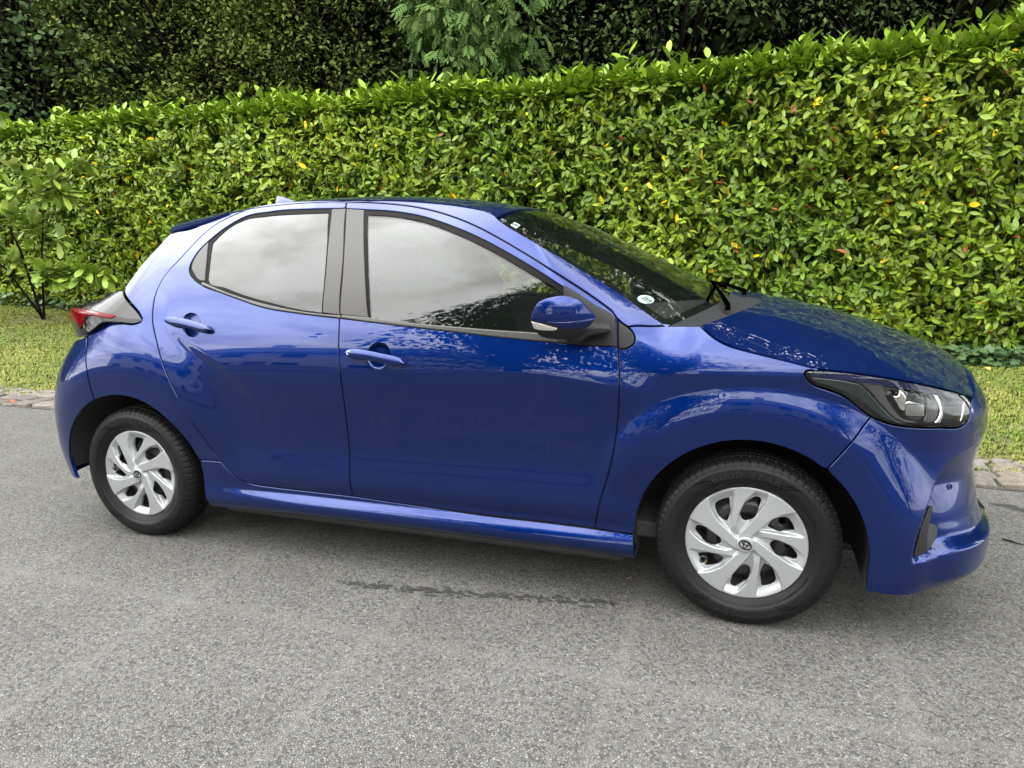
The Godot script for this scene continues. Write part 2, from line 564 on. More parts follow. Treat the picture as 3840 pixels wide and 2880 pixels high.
# a sheet cut out of surface s along the outline: gridded inside, bevelled edge, turned-in flange
func panel(s: Callable, outline: PackedVector2Array, opt := {}) -> ArrayMesh:
	var step: float = opt.get("step", 0.012)
	var gap: float = opt.get("gap", 0.0024)
	var bev: float = opt.get("bevel", 0.0015)
	var off: float = opt.get("off", 0.0)
	var depth: float = opt.get("depth", 0.011)
	var mirror: bool = opt.get("mirror", false)
	var holes := []
	for h in opt.get("holes", []):
		holes.append(ccw(h))
	outline = ccw(outline)
	var edge := inset(outline, gap)
	var face := inset(outline, gap + bev)
	var verts := PackedVector3Array()
	var norms := PackedVector3Array()
	var idx := PackedInt32Array()
	var uvs := PackedVector2Array()
	var lo := face[0]
	var hi := face[0]
	for p in face:
		lo = lo.min(p)
		hi = hi.max(p)
	var i0 := int(floor(lo.x / step)) - 1
	var j0 := int(floor(lo.y / step)) - 1
	var ni := int(ceil(hi.x / step)) - i0 + 2
	var nj := int(ceil(hi.y / step)) - j0 + 2
	var marked := {}
	var hole_faces := []
	for h in holes:
		hole_faces.append(inset(h, -bev))
	for loop in [face] + hole_faces:
		for i in loop.size():
			var a: Vector2 = loop[i]
			var b: Vector2 = loop[(i + 1) % loop.size()]
			var k := int(a.distance_to(b) / (step * 0.2)) + 1
			for q in k + 1:
				var p := a.lerp(b, float(q) / k) / step
				marked[Vector2i(int(floor(p.x)) - i0, int(floor(p.y)) - j0)] = true
	var inside := PackedByteArray()
	inside.resize((ni + 1) * (nj + 1))
	for i in ni + 1:
		for j in nj + 1:
			var p := Vector2((i + i0 + 0.5) * step, (j + j0 + 0.5) * step)
			var ok := p.x > lo.x and p.x < hi.x and p.y > lo.y and p.y < hi.y and Geometry2D.is_point_in_polygon(p, face)
			if ok:
				for h in hole_faces:
					if Geometry2D.is_point_in_polygon(p, h):
						ok = false
						break
			inside[i * (nj + 1) + j] = 1 if ok else 0
	var cache := {}
	var add := func(p: Vector2) -> int:
		var key := Vector2i(roundi(p.x * 20000.0), roundi(p.y * 20000.0))
		if cache.has(key):
			return cache[key]
		var nn := surf_normal(s, p.x, p.y)
		var at: Vector3 = s.call(p.x, p.y)
		var id := verts.size()
		verts.append(at + nn * off)
		norms.append(nn)
		uvs.append(p)
		cache[key] = id
		return id
	for i in ni:
		for j in nj:
			var a := Vector2((i + i0) * step, (j + j0) * step)
			var cell := PackedVector2Array([a, a + Vector2(step, 0), a + Vector2(step, step), a + Vector2(0, step)])
			if not marked.has(Vector2i(i, j)):
				if inside[i * (nj + 1) + j] == 0:
					continue
				var w: Array = []
				for c in cell:
					w.append(add.call(c))
				idx.append_array([w[0], w[2], w[1], w[0], w[3], w[2]])
				continue
			var pieces: Array = Geometry2D.intersect_polygons(cell, face)
			for h in hole_faces:
				var next := []
				for pc in pieces:
					for r in Geometry2D.clip_polygons(pc, h):
						next.append(r)
				pieces = next
			for pc in pieces:
				if pc.size() < 3:
					continue
				pc = clean(ccw(pc))
				if pc.size() < 3:
					continue
				var tri := Geometry2D.triangulate_polygon(pc)
				if tri.is_empty():
					for t in range(1, pc.size() - 1):
						tri.append_array([0, t, t + 1])
				for t in range(0, tri.size(), 3):
					var q := [pc[tri[t]], pc[tri[t + 1]], pc[tri[t + 2]]]
					var area: float = (q[1] - q[0]).cross(q[2] - q[0])
					if absf(area) < 1e-10:
						continue
					var w := [add.call(q[0]), add.call(q[1]), add.call(q[2])]
					if w[0] == w[1] or w[1] == w[2] or w[0] == w[2]:
						continue
					idx.append_array([w[0], w[2], w[1]] if area > 0 else [w[0], w[1], w[2]])
	# bevel and flange
	var loops := [[face, edge, 1.0]]
	for k in holes.size():
		loops.append([hole_faces[k], holes[k], -1.0])
	if depth != 0.0:
		for lp in loops:
			var fa: PackedVector2Array = lp[0]
			var ed: PackedVector2Array = lp[1]
			var n := fa.size()
			var first := verts.size()
			for i in n:
				var nn := surf_normal(s, ed[i].x, ed[i].y)
				var pa: Vector3 = s.call(fa[i].x, fa[i].y)
				var pb: Vector3 = s.call(ed[i].x, ed[i].y)
				var e2: Vector3 = s.call(ed[(i + 1) % n].x, ed[(i + 1) % n].y)
				var along := (e2 - pb).normalized()
				var outw: Vector3 = along.cross(nn).normalized() * lp[2]
				var mid: Vector3 = (nn + outw).normalized()
				for ring in [[pa + nn * off, nn.lerp(mid, 0.6).normalized()], [pb + nn * (off - bev), mid], [pb + nn * (off - bev), outw], [pb + nn * (off - depth), outw]]:
					verts.append(ring[0])
					norms.append(ring[1])
					uvs.append(ed[i])
			for i in n:
				var skip := false
				for w in [ed[i], ed[(i + 1) % n]]:
					if lp[2] < 0.0:
						skip = skip or not Geometry2D.is_point_in_polygon(w, edge)
					else:
						for h in holes:
							skip = skip or Geometry2D.is_point_in_polygon(w, h)
				if skip:
					continue
				var a := first + i * 4
				var b := first + ((i + 1) % n) * 4
				for r in [0, 2]:
					if lp[2] > 0:
						idx.append_array([a + r, b + r, b + r + 1, a + r, b + r + 1, a + r + 1])
					else:
						idx.append_array([a + r, b + r + 1, b + r, a + r, a + r + 1, b + r + 1])
	if mirror:
		for i in verts.size():
			verts[i].z = -verts[i].z
			norms[i].z = -norms[i].z
		for i in range(0, idx.size(), 3):
			var t := idx[i]
			idx[i] = idx[i + 1]
			idx[i + 1] = t
	return arrays_mesh(verts, norms, idx, PackedColorArray(), uvs if opt.get("uv", false) else PackedVector2Array())

# a part made of one panel on each side of the car (the far one coarser)
func both(parent: Node, called: String, s: Callable, outline: PackedVector2Array, mat: Material, opt := {}) -> Array:
	var near := put(parent, called, panel(s, outline, opt), mat)
	var o2 := opt.duplicate()
	o2.mirror = true
	o2.step = maxf(0.03, opt.get("step", 0.012))
	var far := put(parent, called, panel(s, outline, o2), mat)
	return [near, far]
# ------------------------------------------------------------------ materials
func lin(r: float, g: float, b: float, a := 1.0) -> Color:
	var c := Color(r, g, b).linear_to_srgb()
	c.a = a
	return c

func mat(col: Color, rough: float, metal := 0.0, spec := 0.5) -> StandardMaterial3D:
	var m := StandardMaterial3D.new()
	m.albedo_color = col
	m.roughness = rough
	m.metallic = metal
	m.metallic_specular = spec
	return m

func pane(col: Color, alpha: float, metal: float, rough := 0.0) -> StandardMaterial3D:
	var m := mat(col, rough, metal, 0.5)
	m.transparency = BaseMaterial3D.TRANSPARENCY_ALPHA
	m.albedo_color.a = alpha
	m.cull_mode = BaseMaterial3D.CULL_DISABLED
	return m

func noise(freq: float, oct := 4, type := FastNoiseLite.TYPE_SIMPLEX_SMOOTH, sd := 1) -> FastNoiseLite:
	var n := FastNoiseLite.new()
	n.noise_type = type
	n.frequency = freq
	n.fractal_octaves = oct
	n.seed = sd
	return n

func make_materials() -> void:
	var p := mat(lin(0.001, 0.0140, 0.106), 0.33, 0.74, 0.0)
	p.clearcoat_enabled = true
	p.clearcoat = 0.85
	p.clearcoat_roughness = 0.015
	M.paint = p
	M.black_gloss = mat(lin(0.005, 0.005, 0.006), 0.05, 0.0, 0.36)
	M.black_plastic = mat(lin(0.016, 0.016, 0.017), 0.55, 0.0, 0.32)
	M.grey_plastic = mat(lin(0.035, 0.036, 0.036), 0.55, 0.0, 0.35)
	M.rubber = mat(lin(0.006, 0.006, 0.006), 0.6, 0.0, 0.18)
	M.trim = mat(lin(0.042, 0.04, 0.038), 0.4, 0.25, 0.4)
	M.belt = mat(lin(0.045, 0.044, 0.042), 0.32, 0.1, 0.45)
	M.glass_rear = pane(lin(0.012, 0.014, 0.014), 0.85, 0.0)
	M.glass_rear.metallic_specular = 0.52
	M.glass_front = pane(lin(0.010, 0.014, 0.012), 0.22, 0.0)
	M.glass_front.metallic_specular = 0.43
	M.glass_wind = pane(lin(0.010, 0.014, 0.012), 0.16, 0.0)
	M.dark = mat(lin(0.05, 0.05, 0.05), 0.9, 0.0, 0.3)
	M.interior = mat(lin(0.04, 0.04, 0.043), 0.8, 0.0, 0.3)
	M.headliner = mat(lin(0.09, 0.09, 0.085), 0.9)
	M.seat = mat(lin(0.04, 0.04, 0.043), 0.9, 0.0, 0.3)
	M.dash = mat(lin(0.014, 0.016, 0.016), 0.6)
	M.silver = mat(lin(0.38, 0.39, 0.405), 0.34, 0.5, 0.45)
	M.steel = mat(lin(0.03, 0.03, 0.032), 0.38)
	M.chrome = mat(lin(0.8, 0.8, 0.8), 0.06, 1.0)
	M.satin_chrome = mat(lin(0.5, 0.5, 0.5), 0.25, 1.0)
	M.lamp_clear = pane(lin(0.02, 0.02, 0.02), 0.02, 0.0)
	M.lamp_dark = mat(lin(0.005, 0.012, 0.013), 0.25)
	M.lamp_grey = mat(lin(0.05, 0.05, 0.052), 0.3, 0.3)
	M.red_lens = mat(lin(0.095, 0.001, 0.003), 0.16, 0.0, 0.2)
	M.brass = mat(lin(0.55, 0.36, 0.10), 0.3, 1.0)
	M.tyre = mat(lin(0.009, 0.009, 0.0093), 0.45, 0.0, 0.30)
	M.tread = mat(lin(0.02, 0.02, 0.02), 0.7)
	M.white_glass = mat(lin(0.75, 0.78, 0.78), 0.15)
	M.sticker = mat(lin(0.3, 0.42, 0.40), 0.5)
	M.ink = mat(lin(0.03, 0.03, 0.03), 0.5)
	M.bark = mat(lin(0.10, 0.085, 0.065), 0.9)
	M.tyre_letter = mat(lin(0.013, 0.013, 0.0135), 0.38, 0.0, 0.42)
	M.liner = mat(lin(0.022, 0.022, 0.022), 0.85, 0.0, 0.25)
	M.pink_lens = mat(lin(0.26, 0.05, 0.055), 0.1)
	M.indicator = mat(lin(0.62, 0.60, 0.58), 0.12, 0.35)
	M.scuttle = mat(lin(0.018, 0.019, 0.021), 0.55, 0.0, 0.3)
	M.steering = mat(lin(0.03, 0.032, 0.03), 0.5)
	M.stain = speckle_material(lin(0.018, 0.018, 0.018), lin(0.05, 0.048, 0.046), 0.2, 0.4, 0.75, 0.3, 61)
	M.stem = mat(lin(0.26, 0.22, 0.17), 0.85)
# ------------------------------------------------------------------ the car
var car: Node3D
var OL := {}

func outlines() -> void:
	# lines shared by neighbouring panels, read off the photograph and laid on the skin
	var gap_mid := joined([hc(2, [183, 108, 165, 400, 148, 700, 133, 920, 128, 1100, 140, 1300, 160, 1450]), hc(6, [0, 620, 20, 850, 45, 1130])])
	var gap_front := joined([hc(6, [1712, 1348, 1760, 1130, 1800, 1000, 1840, 830, 1862, 700, 1880, 500, 1886, 300, 1880, 180]), hc(2, [2060, 1115])])
	var gap_sill := hc(6, [45, 1130, 300, 1166, 600, 1208, 1000, 1262, 1400, 1308, 1712, 1348])
	var gap_top_f := hc(2, [2060, 1115, 2056, 1000, 2048, 905, 2025, 868, 1980, 830, 1900, 772, 1700, 640, 1550, 544, 1400, 450, 1250, 362, 1100, 282, 950, 218, 800, 170, 650, 138, 500, 120, 350, 110, 183, 108])
	var gap_top_r := hc(1, [2118, 106, 1900, 107, 1700, 116, 1550, 135, 1400, 172, 1300, 215, 1200, 272, 1130, 328, 1060, 398, 960, 507, 900, 570, 868, 608])
	var gap_rear := joined([hc(1, [868, 608, 815, 700, 783, 820, 777, 920, 800, 1050, 840, 1200, 900, 1350, 980, 1500, 1075, 1650]), hc(4, [860, 160, 900, 240, 1000, 398, 1090, 520, 1160, 612])])
	var gap_sill_r := hc(4, [1160, 612, 1195, 655, 1250, 706, 1330, 752, 1410, 772, 1500, 785, 1800, 820, 2075, 852])
	OL.gap_lines = {"front_door": [gap_mid, gap_sill, gap_front, gap_top_f], "rear_door": [gap_sill_r, gap_rear, gap_top_r]}
	OL.front_door = rounded(joined([gap_mid, gap_sill, gap_front, gap_top_f]))
	OL.rear_door = rounded(joined([gap_mid, reversed(gap_sill_r), reversed(gap_rear), reversed(gap_top_r)]))
	# rear wheel arch and front wheel arch as true arcs
	var arch_r := PackedVector2Array()
	for k in 40:
		var t := deg_to_rad(lerpf(-82.0, 98.0, k / 39.0))
		arch_r.append(Vector2(-WB + sin(t) * 0.372, 0.292 + cos(t) * 0.366))
	var arch_f := PackedVector2Array()
	for k in 40:
		var t := deg_to_rad(lerpf(-98.0, 96.0, k / 39.0))
		arch_f.append(Vector2(sin(t) * 0.362, 0.292 + cos(t) * 0.366))
	for k in arch_r.size():
		if arch_r[k].x < UR:
			arch_r[k].x = u_of(arch_r[k].x, arch_r[k].y)
	for k in arch_f.size():
		if arch_f[k].x > UF:
			arch_f[k].x = u_of(arch_f[k].x, arch_f[k].y)
	# rear bumper seam meets the arch; sill seam meets the arch
	var seam_r := hc(1, [322, 1032, 318, 1150, 325, 1280, 340, 1360, 375, 1478])
	var seam_f := hc(3, [1425, 1274, 1380, 1332, 1330, 1400, 1270, 1470, 1180, 1562])
	var sill_seam := hc(4, [1160, 612, 1085, 604, 1012, 600])
	var up_r := part_of(arch_r, func(v): return v.x > seam_r[-1].x and v.y > sill_seam[-1].y)
	var low_r := part_of(arch_r, func(v): return v.x <= seam_r[-1].x)
	var sill_end := hit(crop(6, [1982, 1388])[0])
	var up_f := part_of(arch_f, func(v): return v.x < seam_f[-1].x and v.y > sill_end.y)
	var low_f := part_of(arch_f, func(v): return v.x >= seam_f[-1].x)
	# tail lamp
	var lamp_up := hc(10, [1400, 238, 1410, 310, 1480, 435, 1600, 575, 1740, 745, 1798, 860, 1772, 930, 1700, 962])
	var lamp_low := hc(10, [1700, 962, 1300, 957, 1000, 947, 890, 967, 800, 1032, 700, 1117, 548, 1215])
	var ra := hc(10, [440, 492, 1640, 850])
	OL.lamp_ridge = ra
	# A pillar foot, windscreen edge, roof edge, rear pillar edge
	var pillar := hc(7, [1720, 1185, 1580, 1085, 1420, 968, 1250, 850, 1050, 728, 850, 608, 650, 490, 500, 405, 350, 318, 250, 258, 185, 212, 158, 188])
	OL.wind_edge = pillar
	var roof := PackedVector2Array()
	var xx := pillar[-1].x - 0.03
	while xx > -2.44:
		roof.append(Vector2(xx, YE.f(xx) - 0.0))
		xx -= 0.05
	OL.roof_edge = roof
	var cpil := joined([hc(1, [905, 322, 830, 405, 760, 478, 700, 545, 640, 625]), hc(10, [1420, 160, 1402, 236])])
	OL.cpil = cpil
	var foot := joined([hc(2, [2062, 918, 2085, 940, 2125, 968]), hc(3, [110, 770, 200, 770, 300, 768])])
	OL.body_side = rounded(joined([foot, pillar, roof, cpil, lamp_up, lamp_low, seam_r, up_r, reversed(sill_seam), reversed(gap_rear), reversed(gap_top_r), reversed(hc(2, [2048, 905, 2025, 868, 1980, 830, 1900, 772, 1700, 640, 1550, 544, 1400, 450, 1250, 362, 1100, 282, 950, 218, 800, 170, 650, 138, 500, 120, 350, 110, 183, 108]))]))
	# sill
	var sill_low := PackedVector2Array()
	var x := -0.36
	while x > -2.17:
		sill_low.append(Vector2(x, 0.185))
		x -= 0.1
	OL.sill = rounded(joined([reversed(sill_seam), gap_sill_r, gap_sill, PackedVector2Array([sill_end, Vector2(-0.362, 0.24)]), sill_low, PackedVector2Array([Vector2(-2.175, 0.185), Vector2(-2.183, 0.25), Vector2(-2.190, 0.33)])]))
	# front wing
	var tri := hc(2, [2062, 1118, 2092, 1124, 2138, 1110, 2172, 1080, 2177, 1040, 2156, 998, 2125, 968])
	OL.corner_trim = rounded(joined([tri, hc(2, [2085, 940, 2062, 918, 2060, 1000])]))
	var hood_seam := hc(3, [480, 768, 520, 806, 560, 838, 600, 862, 640, 880, 720, 904, 800, 925, 1000, 975, 1145, 1013])
	OL.hood_seam = hood_seam
	var lamp_rear := hc(3, [1145, 1013, 1100, 1013, 1066, 1020, 1056, 1036, 1070, 1066, 1095, 1090, 1200, 1132, 1260, 1155, 1310, 1185, 1370, 1235, 1425, 1274])
	OL.fender = rounded(joined([gap_front, tri, hc(3, [110, 770, 200, 770, 300, 768, 400, 768]), hood_seam, lamp_rear, seam_f, reversed(up_f), PackedVector2Array([sill_end]), hc(6, [1850, 1372])]))
	# headlamp
	var lamp_top := hc(3, [1145, 1013, 1280, 1024, 1400, 1040, 1550, 1063, 1700, 1090, 1850, 1125, 1985, 1167])
	OL.lamp_top = lamp_top
	var lamp_bot := hc(3, [1985, 1167, 1975, 1240, 1960, 1298, 1930, 1325, 1800, 1335, 1700, 1336, 1600, 1328, 1550, 1320, 1480, 1298, 1425, 1274])
	OL.headlamp = rounded(joined([lamp_top, lamp_bot, reversed(lamp_rear)]), 0.010, 45.0)
	# front bumper
	OL.front_bumper = rounded(joined([reversed(seam_f), reversed(lamp_bot), PackedVector2Array([lamp_top[-1] + Vector2(0.02, 0.005), Vector2(0.87, 0.815), Vector2(1.0, 0.82), Vector2(U_FRONT, 0.82), Vector2(U_FRONT, 0.21), Vector2(0.9, 0.208), Vector2(0.75, 0.20), Vector2(0.6, 0.190), Vector2(0.45, 0.188), Vector2(u_of(0.36, 0.2), 0.198)]), reversed(low_f)]), 0.014, 38.0)
	OL.rear_bumper = rounded(joined([seam_r, reversed(low_r), PackedVector2Array([Vector2(low_r[0].x - 0.01, 0.24), Vector2(-3.1, 0.22), Vector2(U_REAR, 0.22), Vector2(U_REAR, 0.72), Vector2(-3.25, 0.72), Vector2(-3.1, 0.80)])]))
	OL.tailgate = rounded(PackedVector2Array([Vector2(-3.12, 0.80), Vector2(-3.25, 0.72), Vector2(U_REAR, 0.72), Vector2(U_REAR, 0.98), Vector2(-3.2, 0.98), Vector2(-3.14, 0.97), Vector2(-3.12, 0.90)]))
	# windows
	OL.rear_opening = rounded(joined([hc(1, [2126, 145, 2106, 500, 2090, 800, 2082, 913, 1900, 893, 1750, 873, 1600, 850, 1500, 825, 1400, 790, 1250, 735, 1120, 685, 1055, 635, 1028, 590, 1030, 555, 1055, 498, 1105, 428, 1180, 358, 1280, 280, 1400, 212, 1600, 168, 1850, 150])]), 0.012, 50.0)
	OL.rear_glass = rounded(hc(1, [1190, 382, 1240, 330, 1310, 272, 1400, 226, 1550, 199, 1800, 181, 1990, 174, 1978, 400, 1958, 650, 1940, 866, 1800, 846, 1600, 800, 1400, 742, 1270, 692, 1160, 650, 1166, 550, 1178, 450]), 0.012, 50.0)
	OL.rear_pillar_trim = rounded(hc(1, [2018, 152, 2113, 149, 2091, 500, 2067, 884, 1953, 870, 1975, 600, 1993, 380, 2010, 220]), 0.012, 50.0)
	OL.rear_quarter_trim = rounded(hc(1, [1162, 380, 1150, 500, 1138, 648, 1112, 648, 1062, 596, 1047, 560, 1062, 505, 1108, 436]), 0.012, 50.0)
	OL.rear_belt = rounded(hc(1, [1125, 658, 1270, 722, 1400, 768, 1600, 822, 1800, 862, 1940, 880, 2078, 890, 2075, 910, 1900, 891, 1750, 871, 1600, 848, 1500, 823, 1400, 788, 1250, 733, 1115, 680]), 0.012, 50.0)
	OL.front_opening = rounded(hc(2, [172, 146, 320, 154, 500, 165, 700, 198, 900, 262, 1100, 346, 1300, 452, 1500, 572, 1690, 695, 1850, 798, 2000, 893, 2040, 918, 2050, 1000, 2054, 1110, 1800, 1097, 1500, 1068, 1200, 1038, 900, 1003, 600, 968, 300, 932, 124, 910, 128, 850, 143, 600, 162, 300]), 0.012, 50.0)
	OL.front_glass = rounded(hc(2, [328, 188, 500, 200, 700, 236, 900, 306, 1100, 396, 1300, 506, 1500, 628, 1660, 730, 1682, 760, 1690, 900, 1692, 1018, 1470, 1002, 1200, 985, 900, 962, 600, 935, 345, 902, 333, 700, 325, 400]), 0.012, 50.0)
	OL.front_pillar_trim = rounded(hc(2, [184, 150, 303, 158, 300, 300, 308, 600, 330, 903, 139, 882, 157, 600, 175, 300]), 0.012, 50.0)
	OL.front_belt = rounded(hc(2, [150, 888, 340, 906, 600, 940, 900, 967, 1200, 992, 1470, 1010, 1620, 1022, 1640, 1078, 1500, 1066, 1200, 1036, 900, 1001, 600, 966, 300, 930, 147, 909]), 0.012, 50.0)
	OL.sail = rounded(hc(2, [1680, 668, 1760, 716, 1900, 810, 2040, 908, 2050, 1000, 2053, 1108, 1800, 1095, 1560, 1070, 1640, 1030, 1690, 1010, 1688, 850]), 0.012, 50.0)

	OL.cups_f = [rounded(hc(2, [325, 1155, 345, 1108, 378, 1083, 420, 1080, 455, 1092, 478, 1122, 485, 1160, 478, 1215, 455, 1248, 412, 1266, 368, 1258, 335, 1228, 318, 1195]), 0.006, 60.0)]
	OL.cups_r = [rounded(hc(1, [985, 940, 1000, 893, 1030, 875, 1065, 877, 1095, 900, 1110, 940, 1110, 975, 1095, 1015, 1065, 1038, 1035, 1035, 1000, 1005, 985, 975]), 0.006, 60.0)]

func part_of(a: PackedVector2Array, keep: Callable) -> PackedVector2Array:
	var out := PackedVector2Array()
	for v in a:
		if keep.call(v):
			out.append(v)
	return out

# the u whose skin point at height y has that x (front or rear corner)
func u_of(x: float, y: float) -> float:
	var lo := UF if x > 0.0 else U_REAR
	var hi := U_FRONT if x > 0.0 else UR
	for i in 40:
		var m := (lo + hi) / 2.0
		if skin(m, y).x < x:
			lo = m
		else:
			hi = m
	return (lo + hi) / 2.0

# loft between an edge line (z > 0) and a centre line: s along, t from the edge (0) across the middle (1) to the far edge (2)
var lofts := {}
func loft(called: String, s: float, t: float) -> Vector3:
	var l: Dictionary = lofts[called]
	var e := Vector3(l.ex.f(s), l.ey.f(s), l.ez.f(s))
	var cx: float = l.cx.f(s)
	var cy: float = l.cy.f(s)
	var w := absf(1.0 - t)
	var sg := 1.0 if t < 1.0 else -1.0
	return Vector3(cx + (e.x - cx) * pow(w, l.px), cy + (e.y - cy) * pow(w, l.py), sg * w * e.z)

func make_loft(called: String, edge: PackedVector3Array, centre: Array, px: float, py: float) -> Callable:
	var ex := []; var ey := []; var ez := []
	for i in edge.size():
		var s := float(i) / (edge.size() - 1)
		ex.append_array([s, edge[i].x]); ey.append_array([s, edge[i].y]); ez.append_array([s, edge[i].z])
	var cx := []; var cy := []
	for i in range(0, centre.size(), 2):
		var s := float(i) / (centre.size() - 2)
		cx.append_array([s, centre[i]]); cy.append_array([s, centre[i + 1]])
	lofts[called] = {"ex": Sp.new(ex), "ey": Sp.new(ey), "ez": Sp.new(ez), "cx": Sp.new(cx), "cy": Sp.new(cy), "px": px, "py": py}
	return func(s: float, t: float) -> Vector3: return loft(called, s, t)

func resample3(uv: PackedVector2Array, n: int, shift := 0.0) -> PackedVector3Array:
	var pts := PackedVector3Array()
	for v in uv:
		pts.append(skin(v.x, v.y) + surf_normal(skin, v.x, v.y) * shift)
	var len := [0.0]
	for i in range(1, pts.size()):
		len.append(len[-1] + pts[i].distance_to(pts[i - 1]))
	var out := PackedVector3Array()
	for k in n:
		var d: float = len[-1] * k / (n - 1)
		var i := 1
		while i < pts.size() - 1 and len[i] < d:
			i += 1
		out.append(pts[i - 1].lerp(pts[i], (d - len[i - 1]) / maxf(1e-6, len[i] - len[i - 1])))
	return out

# a loft as a mesh: grid over s, t with smooth normals; rim turned down by depth
func loft_mesh(f: Callable, s0: float, s1: float, t0: float, t1: float, ns: int, nt: int, off := 0.0, flip := false, depth := 0.0) -> ArrayMesh:
	var v := PackedVector3Array()
	var n := PackedVector3Array()
	var idx := PackedInt32Array()
	for i in ns + 1:
		for j in nt + 1:
			var s := lerpf(s0, s1, float(i) / ns)
			var t := lerpf(t0, t1, float(j) / nt)
			var a: Vector3 = f.call(s + 0.003, t) - f.call(s - 0.003, t)
			var b: Vector3 = f.call(s, t + 0.004) - f.call(s, t - 0.004)
			var nn := a.cross(b).normalized()
			if nn.y < 0.0:
				nn = -nn
			v.append(f.call(s, t) + nn * off)
			n.append(nn)
	var w := nt + 1
	for i in ns:
		for j in nt:
			var a := i * w + j
			var q := [a, a + w, a + w + 1, a + 1]
			var up: Vector3 = (v[q[1]] - v[q[0]]).cross(v[q[2]] - v[q[0]])
			if up.dot(n[a]) > 0.0:      # clockwise seen from outside means the cross product points away
				idx.append_array([q[0], q[2], q[1], q[0], q[3], q[2]])
			else:
				idx.append_array([q[0], q[1], q[2], q[0], q[2], q[3]])
	if depth > 0.0:
		var rim := []
		for i in ns + 1: rim.append(i * w)
		for j in range(1, nt + 1): rim.append(ns * w + j)
		for i in range(ns - 1, -1, -1): rim.append(i * w + nt)
		for j in range(nt - 1, 0, -1): rim.append(j)
		var first := v.size()
		var mid := Vector3.ZERO
		for r in rim:
			mid += v[r] / rim.size()
		for k in rim.size():
			var along := (v[rim[(k + 1) % rim.size()]] - v[rim[k]]).normalized()
			var o := along.cross(n[rim[k]]).normalized()
			if o.dot(v[rim[k]] - mid) < 0.0:
				o = -o
			v.append(v[rim[k]]); n.append(o)
			v.append(v[rim[k]] - n[rim[k]] * depth); n.append(o)
		for k in rim.size():
			var a := first + 2 * k
			var b := first + 2 * ((k + 1) % rim.size())
			var up: Vector3 = (v[b] - v[a]).cross(v[b + 1] - v[a])
			if up.dot(n[a]) > 0.0:
				idx.append_array([a, b + 1, b, a, a + 1, b + 1])
			else:
				idx.append_array([a, b, b + 1, a, b + 1, a + 1])
	return arrays_mesh(v, n, idx)

func build_car() -> void:
	car = thing("hatchback_car", "glossy blue five-door hatchback car parked on the asphalt beside the hedge", "car")
	outlines()
	build_body()
	build_wheels()
	build_lamps()
	build_mirror_and_handles()
	build_interior()

